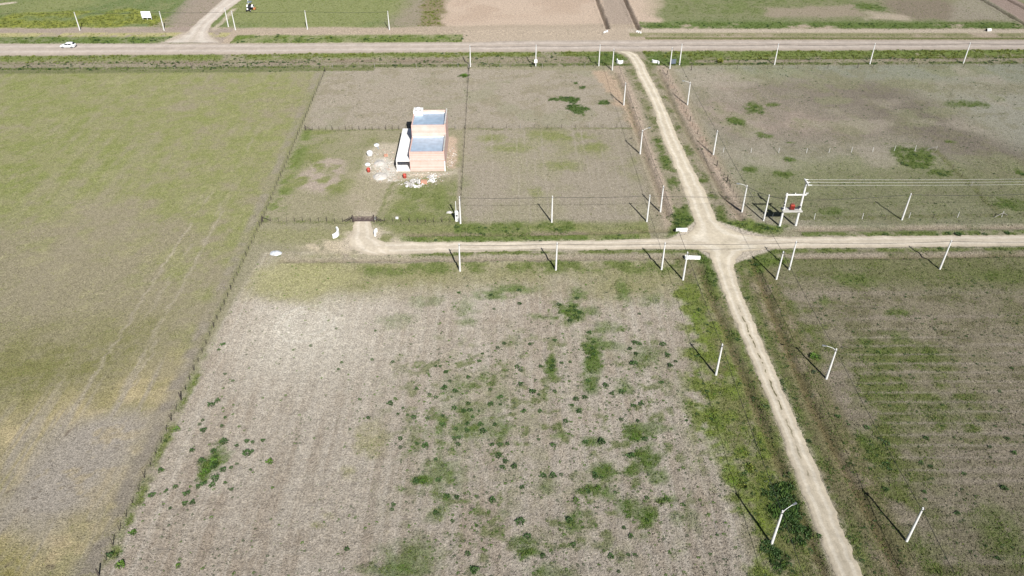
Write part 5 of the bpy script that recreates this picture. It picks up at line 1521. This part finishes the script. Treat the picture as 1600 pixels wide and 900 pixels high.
for k in range(4):
    for j in range(6 - k):
        for i in range(3):
            o = child('brick', bme, BR); o.location = (-.42 + i * .42, -.2 + j * .24, k * .19); o.rotation_euler = (0, 0, RNG.normal() * .05)
tag(BR, 'stack of orange bricks in the middle of the building rubble', 'bricks')
B2_ = empty('brick_stack', at3(603, 244), ROT + .2)
for k in range(3):
    for j in range(4 - k):
        for i in range(2):
            o = child('brick', bme, B2_); o.location = (-.21 + i * .42, -.3 + j * .24, k * .19)
tag(B2_, 'small brick stack on the pale soil left of the house', 'bricks')
def drum(px, py, r, h, label):
    root = empty('red_drum', at3(px, py))
    m_ = MB(); m_.lathe([(r * .92, 0), (r, .04), (r, h * .32), (r * 1.04, h * .34), (r, h * .36), (r, h * .66), (r * 1.04, h * .68), (r, h * .70), (r, h), (r * .93, h), (r * .92, h * .55)], 18)
    m_.build('shell', 'red_paint', root)
    m_ = MB(); m_.lathe([(r * .9, h * .5), (r * .89, h * .52)], 18); m_.build('contents', 'black_inside', root)
    return tag(root, label, 'drum', 'red drums')
drum(632.5, 278, .38, .85, 'open red drum at the left end of the building rubble')
drum(576, 268.5, .38, .85, 'open red drum beside the white lid on the grass left of the house')
def lid(px, py, r, label):
    o3 = at3(px, py, 0.0)
    m_ = MB(); m_.lathe([(r * .95, 0), (r, .05), (r, .16), (r * .93, .22), (r * .45, .34), (r * .40, .40), (.02, .42)], 24)
    o = m_.build('tank_lid', 'plastic_white', None, o3)
    o.rotation_euler = (.12, .05, 0)
    return tag(o, label, 'lid', 'white tank lids')
lid(574.5, 257.5, .58, 'white round lid lying on the grass above the red drum')
lid(588.5, 227, .60, 'white round lid lying farthest behind, above the blue pipe')
m_ = MB(); m_.tube((0, 0, .06), (.45, -1.1, .06), .06, .06, 8)
tag(m_.build('blue_pipe', 'blue_plastic', None, at3(589.5, 229)), 'short blue pipe lying in front of the farthest white lid', 'pipe')
WT = empty('cistern', at3(578, 243))
m_ = MB(); m_.lathe([(.50, 0), (.62, .10), (.64, .85), (.52, 1.02), (.28, 1.10), (.26, 1.18), (.02, 1.2)], 22); m_.build('shell', 'plastic_white', WT)
m_ = MB(); m_.lathe([(.645, .40), (.66, .42), (.66, .48), (.645, .5)], 22); m_.build('band', 'grey_concrete', WT)
tag(WT, 'round white cistern standing on the grass left of the house', 'cistern')

# crumbs of brick, mortar and paper spread over the building site: too many to count
def crumbs(name, spots, n, cols, label):
    xs, ys, cs, rr = [], [], [], []
    for (px, py, rx, ry, w) in spots:
        c = at(px, py); k = int(n * w)
        a = RNG.random(k) * 6.28; d = np.sqrt(RNG.random(k))
        xs.append(c[0] + np.cos(a) * d * rx); ys.append(c[1] + np.sin(a) * d * ry)
    x, y = np.concatenate(xs), np.concatenate(ys)
    pick = RNG.integers(0, len(cols), len(x))
    tint = np.array(cols)[pick]
    h = .04 + .14 * RNG.random(len(x)) ** 2
    blades(name, x, y, h, .14 + h, tint, 4, 'clod', label, 'rubble', lean=.5, wid=.7)
crumbs('scattered_rubble', [(597, 250, 3.6, 5.0, .3), (603, 275, 3.2, 3.5, .25), (655, 282, 5.0, 3.0, .25), (705, 245, 1.2, 6.0, .12), (668, 272, 5.0, .8, .08)], 1000,
       [(.50, .47, .43), (.42, .38, .33), (.46, .32, .26), (.56, .54, .51), (.34, .29, .24)], 'crumbs of mortar, brick and sand strewn around the brick house')

# meter pillar at the plot corner
MP_ = empty('meter_pillar', at3(714.2, 345.5), ROT)
m_ = MB(); m_.box(-.32, .32, -.25, .25, -.1, 2.05); m_.build('pillar', 'white_paint', MP_, bevel=.03)
m_ = MB(); m_.box(-.36, .36, -.29, .29, 2.05, 2.15); m_.build('cap', 'white_paint', MP_)
m_ = MB(); m_.box(-.2, .2, -.27, -.252, 1.1, 1.6); m_.build('meter_door', 'steel', MP_)
m_ = MB(); m_.tube((-.12, 0, 2.1), (-.12, 0, 4.4), .06, .05, 8); m_.build('conduit', 'white_paint', MP_)
tag(MP_, 'white masonry meter pillar with thin pipe left of a pole', 'meter pillar')
lumpy('concrete_lump', 702.5, 332, .7, .5, .25, 'rubble', 'pale concrete lump on the grass left of the meter pillar', 'concrete lump', 21, 10)

# ------------------------------------------------------------------ white walls, headwalls, plastic sheet
def curved_wall(name, px, py, pts, h, th, label, cat, m='white_paint', hend=None):
    """pts: local plan (metres); swept wall of height h tapering to hend"""
    root_loc = at3(px, py, -.12)
    P = np.array(pts, float); n = len(P)
    T_ = np.gradient(P, axis=0); T_ /= np.linalg.norm(T_, axis=1)[:, None]
    Nn = np.stack([-T_[:, 1], T_[:, 0]], 1)
    hs = np.linspace(h, hend if hend else h, n) + .12
    vs_, fs = [], []
    for i in range(n):
        for s_, z in ((-1, 0), (1, 0), (1, hs[i]), (-1, hs[i])):
            q = P[i] + Nn[i] * s_ * th / 2
            vs_.append((q[0], q[1], z))
    for i in range(n - 1):
        a, b = 4 * i, 4 * i + 4
        for k in range(4):
            k2 = (k + 1) % 4
            fs.append((a + k, b + k, b + k2, a + k2))
    fs += [(0, 1, 2, 3), (4 * n - 1, 4 * n - 2, 4 * n - 3, 4 * n - 4)]
    mb = MB(); mb.add(vs_, fs)
    o = mb.build(name, m, None, root_loc, bevel=.03)
    return tag(o, label, cat)
arc = lambda cx, cy, r, a0, a1, n=12: [(cx + r * math.cos(math.radians(a)), cy + r * math.sin(math.radians(a))) for a in np.linspace(a0, a1, n)]
curved_wall('entrance_wall', 967, 99, arc(0.3, .4, .85, 140, 330), 1.0, .28, 'white curved wall left of the cross road mouth at the main road', 'wall', hend=.9)
curved_wall('entrance_wall', 1023, 99, arc(.3, 1.3, .9, 190, 265, 8) + arc(.15, -.5, .9, 78, -10, 8), .75, .28, 'white S shaped low wall right of the cross road mouth', 'wall')
curved_wall('culvert_headwall', 526, 371, arc(-1.1, .9, 1.3, -70, 50), .85, .28, 'white curved headwall left of the gravel drive', 'headwall', hend=1.2)
curved_wall('culvert_headwall', 587, 368.5, arc(1.6, .6, 1.8, 205, 150), .75, .34, 'white curved headwall right of the gravel drive', 'headwall')
HW = empty('culvert_headwall', at3(1064.5, 361), ROT)
m_ = MB(); m_.box(-1.05, 1.1, -.15, .15, -.25, .62); m_.build('wall', 'white_paint', HW, bevel=.04)
m_ = MB(); m_.tube((-1.30, .1, .12), (-1.1, .1, .12), .30, .30, 12); m_.build('pipe_mouth', 'black_inside', HW)
tag(HW, 'straight white headwall with dark pipe mouth at the upper left of the crossing', 'headwall')
HW = empty('culvert_headwall', at3(1083, 405), ROT)
m_ = MB(); m_.hexa([(-1.2, -.15, -.3), (1.25, -.15, -.3), (1.25, .15, -.3), (-1.2, .15, -.3), (-1.2, -.15, .72), (1.25, -.15, .55), (1.25, .15, .55), (-1.2, .15, .72)]); m_.build('wall', 'white_paint', HW, bevel=.04)
m_ = MB(); m_.box(-1.45, -1.19, -.15, .6, -.3, .5); m_.build('wing', 'white_paint', HW)
tag(HW, 'white headwall behind a pole at the lower left of the crossing', 'headwall')
def pipe(px, py, label, r=.5, L=1.4):
    root = empty('culvert_pipe', at3(px, py, .3), math.radians(10))
    m_ = MB(); n = 18
    m_.tube((-L / 2, 0, 0), (L / 2, 0, 0), r, r, n, False); m_.build('shell', 'concrete', root)
    m_ = MB(); m_.tube((-L / 2 + .05, 0, 0), (-L / 2 + .1, 0, 0), r * .97, r * .97, n); m_.build('mouth', 'black_inside', root)
    return tag(root, label, 'pipe')
pipe(1544, 48.5, 'concrete culvert pipe with dark mouth on bare soil at top right')
for px, lab in ((947, 'small white marker blocks at the left trench end beyond the main road'), (998.5, 'small white marker blocks at the right trench end beyond the main road')):
    root = empty('marker_blocks', at3(px, 50.5))
    for k in range(3):
        m_ = MB(); m_.box(-.16, .16, -.5, .5, -.05, .28); o = m_.build('block', 'white_paint', root); o.location = (-.55 + k * .5, (k - 1) * .5 * (1 if px < 960 else -1), 0); o.rotation_euler = (0, 0, -.5 + .2 * k)
    tag(root, lab, 'blocks')
SH = lumpy('plastic_sheet', 431, 395.5, 1.15, .85, .34, 'dull_plastic', 'crumpled white plastic sheet lying on the grass by the fence corner', 'plastic sheet', 14, 26)
m_ = MB(); m_.box(-.22, .22, -.18, .18, 0, .4)
tag(m_.build('white_block', 'white_paint', None, at3(587, 342.5)), 'white block on the ground just right of the gate', 'block')
m_ = MB(); m_.box(-.25, .25, -.15, .15, 0, .35)
tag(m_.build('white_block', 'white_paint', None, at3(620.5, 342)), 'white block on the grass a few posts right of the gate', 'block')

def big_weed(px, py, R_, mk, label, name='shrub', hz=1.0):
    wx, wy, _ = at(px, py)
    o = empty(name, (wx, wy, z1(wx, wy)), RNG.random() * 6)
    o.scale = (R_, R_, R_ * hz)
    child('leaves', WM[mk][1], o); child('leaves', WM[mk][3], o).rotation_euler = (0, 0, 1.3); child('stems', STEM, o)
    tag(o, label, 'shrub')
big_weed(1125, 98, 1.0, 'weed_leaf_yellow', 'tall yellow green shrub in the verge right of the cross road mouth', hz=1.7)
big_weed(1497, 367, .75, 'weed_leaf', 'small dark shrub on the upper edge of the side road at right')
big_weed(1574, 365, .55, 'weed_leaf', 'small dark shrub on the upper edge of the side road at far right')
big_weed(726, 118, .95, 'weed_leaf_bright', 'dark oval shrub beside the far end of the plot divider fence', hz=.7)

# ------------------------------------------------------------------ signs
bxp, byp, _ = at(230.5, 31.5)
BB = empty('billboard', (bxp, byp, z1(bxp, byp)), ROT)
m_ = MB(); m_.box(-1.5, 1.5, -.05, .05, .75, 2.75); m_.build('panel', 'white_paint', BB)
for xx in (-1.35, 0, 1.35):
    m_ = MB(); m_.tube((xx, .10, -.3), (xx, .10, 2.6), .06, .06, 8); m_.build('leg', 'white_paint', BB)
tag(BB, 'blank white billboard on three legs beyond the main road', 'billboard')
sx_, sy_, _ = at(1051.5, 102)
SG = empty('sign_panel', (sx_, sy_, z1(sx_, sy_)), ROT + .15)
m_ = MB(); m_.box(-.75, .75, -.04, .04, .45, 1.75); m_.build('panel', 'sign_back', SG)
for xx in (-.6, .6):
    m_ = MB(); m_.tube((xx, .08, -.3), (xx, .08, 1.7), .05, .05, 8); m_.build('leg', 'dark_metal', SG)
tag(SG, 'slate grey sign panel on short legs at the cross road mouth', 'sign')

# ------------------------------------------------------------------ white car on the main road
cx_, cy_, _ = at(107.5, 74.5)
CAR = empty('parked_car', (cx_, cy_, 0.10), ROT + math.pi)          # nose to the left
CAR.name = 'white_car'
def loft(sections, name, m, parent):
    """sections: list of (x, [(y,z)...]) closed half profiles mirrored"""
    vs_, fs = [], []
    n = len(sections[0][1])
    full = 2 * n
    for x, pr in sections:
        for (y, z) in pr: vs_.append((x, y, z))
        for (y, z) in reversed(pr): vs_.append((x, -y, z))
    for i in range(len(sections) - 1):
        a, b = i * full, (i + 1) * full
        for k in range(full):
            k2 = (k + 1) % full
            fs.append((a + k, b + k, b + k2, a + k2))
    fs.append(tuple(range(full))); fs.append(tuple(reversed(range((len(sections) - 1) * full, len(sections) * full))))
    mb = MB(); mb.add(vs_, fs, True)
    o = mb.build(name, m, parent)
    return o
def sec(x, w, zl, zb, zt): return (x, [(w * .9, zl), (w, zl + .12), (w, (zl + zb) / 2), (w * .97, zb), (w * .85, zt), (w * .4, zt + .015)])
body = loft([sec(2.12, .62, .35, .52, .58), sec(2.02, .78, .24, .62, .70), sec(1.6, .86, .20, .74, .82), sec(.95, .87, .20, .84, .92), sec(.0, .88, .20, .88, .93), sec(-1.0, .88, .20, .90, .95), sec(-1.75, .86, .22, .92, .98), sec(-2.05, .78, .28, .84, .95), sec(-2.14, .66, .38, .66, .78)], 'body', 'car_white', CAR)
def csec(x, w0, w1, z0, z1_): return (x, [(w0, z0), (w0 * .98, z0 + .02), (w1 * 1.03, (z0 + z1_) / 2), (w1, z1_ - .06), (w1 * .88, z1_), (w1 * .4, z1_ + .02)])
cab = loft([csec(1.0, .80, .79, .88, .93), csec(.35, .80, .66, .90, 1.36), csec(.0, .80, .64, .90, 1.44), csec(-.8, .80, .64, .92, 1.47), csec(-1.45, .80, .63, .92, 1.40), csec(-2.0, .76, .70, .90, 1.0)], 'cabin', 'car_white', CAR)
def quad(name, pts, m, parent):
    mb = MB(); mb.add(pts, [(0, 1, 2, 3)]); return mb.build(name, m, parent)
quad('windscreen', [(.98, -.66, .965), (.98, .66, .965), (.40, .56, 1.375), (.40, -.56, 1.375)], 'glass_dark', CAR)
quad('rear_window', [(-1.50, -.54, 1.395), (-1.50, .54, 1.395), (-1.96, .62, 1.06), (-1.96, -.62, 1.06)], 'glass_dark', CAR)
for s in (-1, 1):
    for (a0, a1, b0, b1) in ((.75, -.28, .33, -.28), (-.36, -1.40, -.36, -1.25)):
        quad('side_window', [(a0, s * .825, .955), (a1, s * .825, .965), (b1, s * .685, 1.34), (b0, s * .685, 1.33)], 'glass_dark', CAR)
    m_ = MB(); m_.box(1.85, 2.09, s * .60 - .13, s * .60 + .13, .56, .69); m_.build('headlight', 'lamp_clear', CAR)
    m_ = MB(); m_.box(-2.13, -1.98, s * .66 - .1, s * .66 + .1, .66, .86); m_.build('tail_light', 'lamp_red', CAR)
    m_ = MB(); m_.box(.55, .72, s * .93 - .08, s * .93 + .08, .95, 1.07); m_.build('mirror', 'car_white', CAR)
    for xx in (1.32, -1.30):
        m_ = MB(); m_.tube((xx, s * .70, .31), (xx, s * .895, .31), .31, .31, 20); wl = m_.build('tyre', 'rubber', CAR)
        m_ = MB(); m_.tube((xx, s * .88, .31), (xx, s * .905, .31), .20, .19, 16); m_.build('rim', 'steel', wl)
tag(CAR, 'white hatchback car driving left on the wide gravel road', 'car')

# ------------------------------------------------------------------ tractor on the grass at the top
tx_, ty_, _ = at(390.5, 16.5)
TR = empty('tractor', (tx_, ty_, z1(tx_, ty_)), math.radians(-3))     # nose towards the camera (-Y)
m_ = MB(); m_.hexa([(-.32, -1.9, .75), (.32, -1.9, .75), (.36, .1, .8), (-.36, .1, .8), (-.30, -1.85, 1.35), (.30, -1.85, 1.35), (.36, .1, 1.55), (-.36, .1, 1.55)]); hood = m_.build('hood', 'dark_metal', TR, bevel=.05)
m_ = MB(); m_.box(-.24, .24, -1.96, -1.90, .8, 1.3); m_.build('grille', 'white_paint', hood)
m_ = MB(); m_.tube((.2, -.9, 1.4), (.2, -.9, 2.2), .05, .05, 8); m_.build('exhaust', 'dark_metal', hood)
m_ = MB(); m_.box(-.55, .55, .1, 1.7, .7, 1.1); m_.build('chassis', 'dark_metal', TR)
for s in (-1, 1):
    m_ = MB(); m_.tube((s * .62, 1.0, .78), (s * 1.02, 1.0, .78), .78, .78, 22); w_ = m_.build('rear_wheel', 'rubber', TR)
    m_ = MB(); m_.tube((s * 1.0, 1.0, .78), (s * 1.04, 1.0, .78), .40, .38, 16); m_.build('rim', 'white_paint', w_)
    m_ = MB()
    for k in range(8):
        a0, a1 = math.radians(20 + k * 17.5), math.radians(20 + (k + 1) * 17.5)
        p = lambda a, xx: (xx, 1.0 + .88 * math.cos(a), .78 + .88 * math.sin(a))
        m_.add([p(a0, s * .55), p(a0, s * 1.05), p(a1, s * 1.05), p(a1, s * .55)], [(0, 1, 2, 3)])
    m_.build('fender', 'white_paint', TR)
    m_ = MB(); m_.tube((s * .45, -1.35, .42), (s * .72, -1.35, .42), .42, .42, 18); w_ = m_.build('front_wheel', 'rubber', TR)
    m_ = MB(); m_.tube((s * .70, -1.35, .42), (s * .735, -1.35, .42), .2, .2, 12); m_.build('rim', 'white_paint', w_)
    for yy in (.35, 1.65):
        m_ = MB(); m_.tube((s * .5, yy, 1.1), (s * .5, yy, 2.45), .04, .04, 6); m_.build('roof_post', 'dark_metal', TR)
m_ = MB(); m_.box(-.68, .68, .15, 1.85, 2.45, 2.56); m_.build('roof', 'blue_grey', TR, bevel=.04)
m_ = MB(); m_.box(-.28, .28, .85, 1.35, 1.1, 1.25); m_.box(-.28, .28, 1.30, 1.42, 1.25, 1.75); m_.build('seat', 'black_inside', TR)
m_ = MB(); m_.tube((0, .2, 1.5), (0, .5, 1.7), .02, .02, 6); m_.lathe([(.22, 1.68), (.24, 1.70), (.22, 1.72)], 14, (0, .5, 0)); m_.build('steering_wheel', 'black_inside', TR)
m_ = MB(); m_.box(1.15, 1.75, .1, 1.1, .25, .75); m_.build('side_tank', 'orange_paint', TR)
tag(TR, 'small dark tractor with a grey roof standing on the grass at the top edge', 'tractor')

for o in COL.objects:
    if o.parent is None and o.get('category') and not o.get('kind'):
        o['kind'] = 'thing'
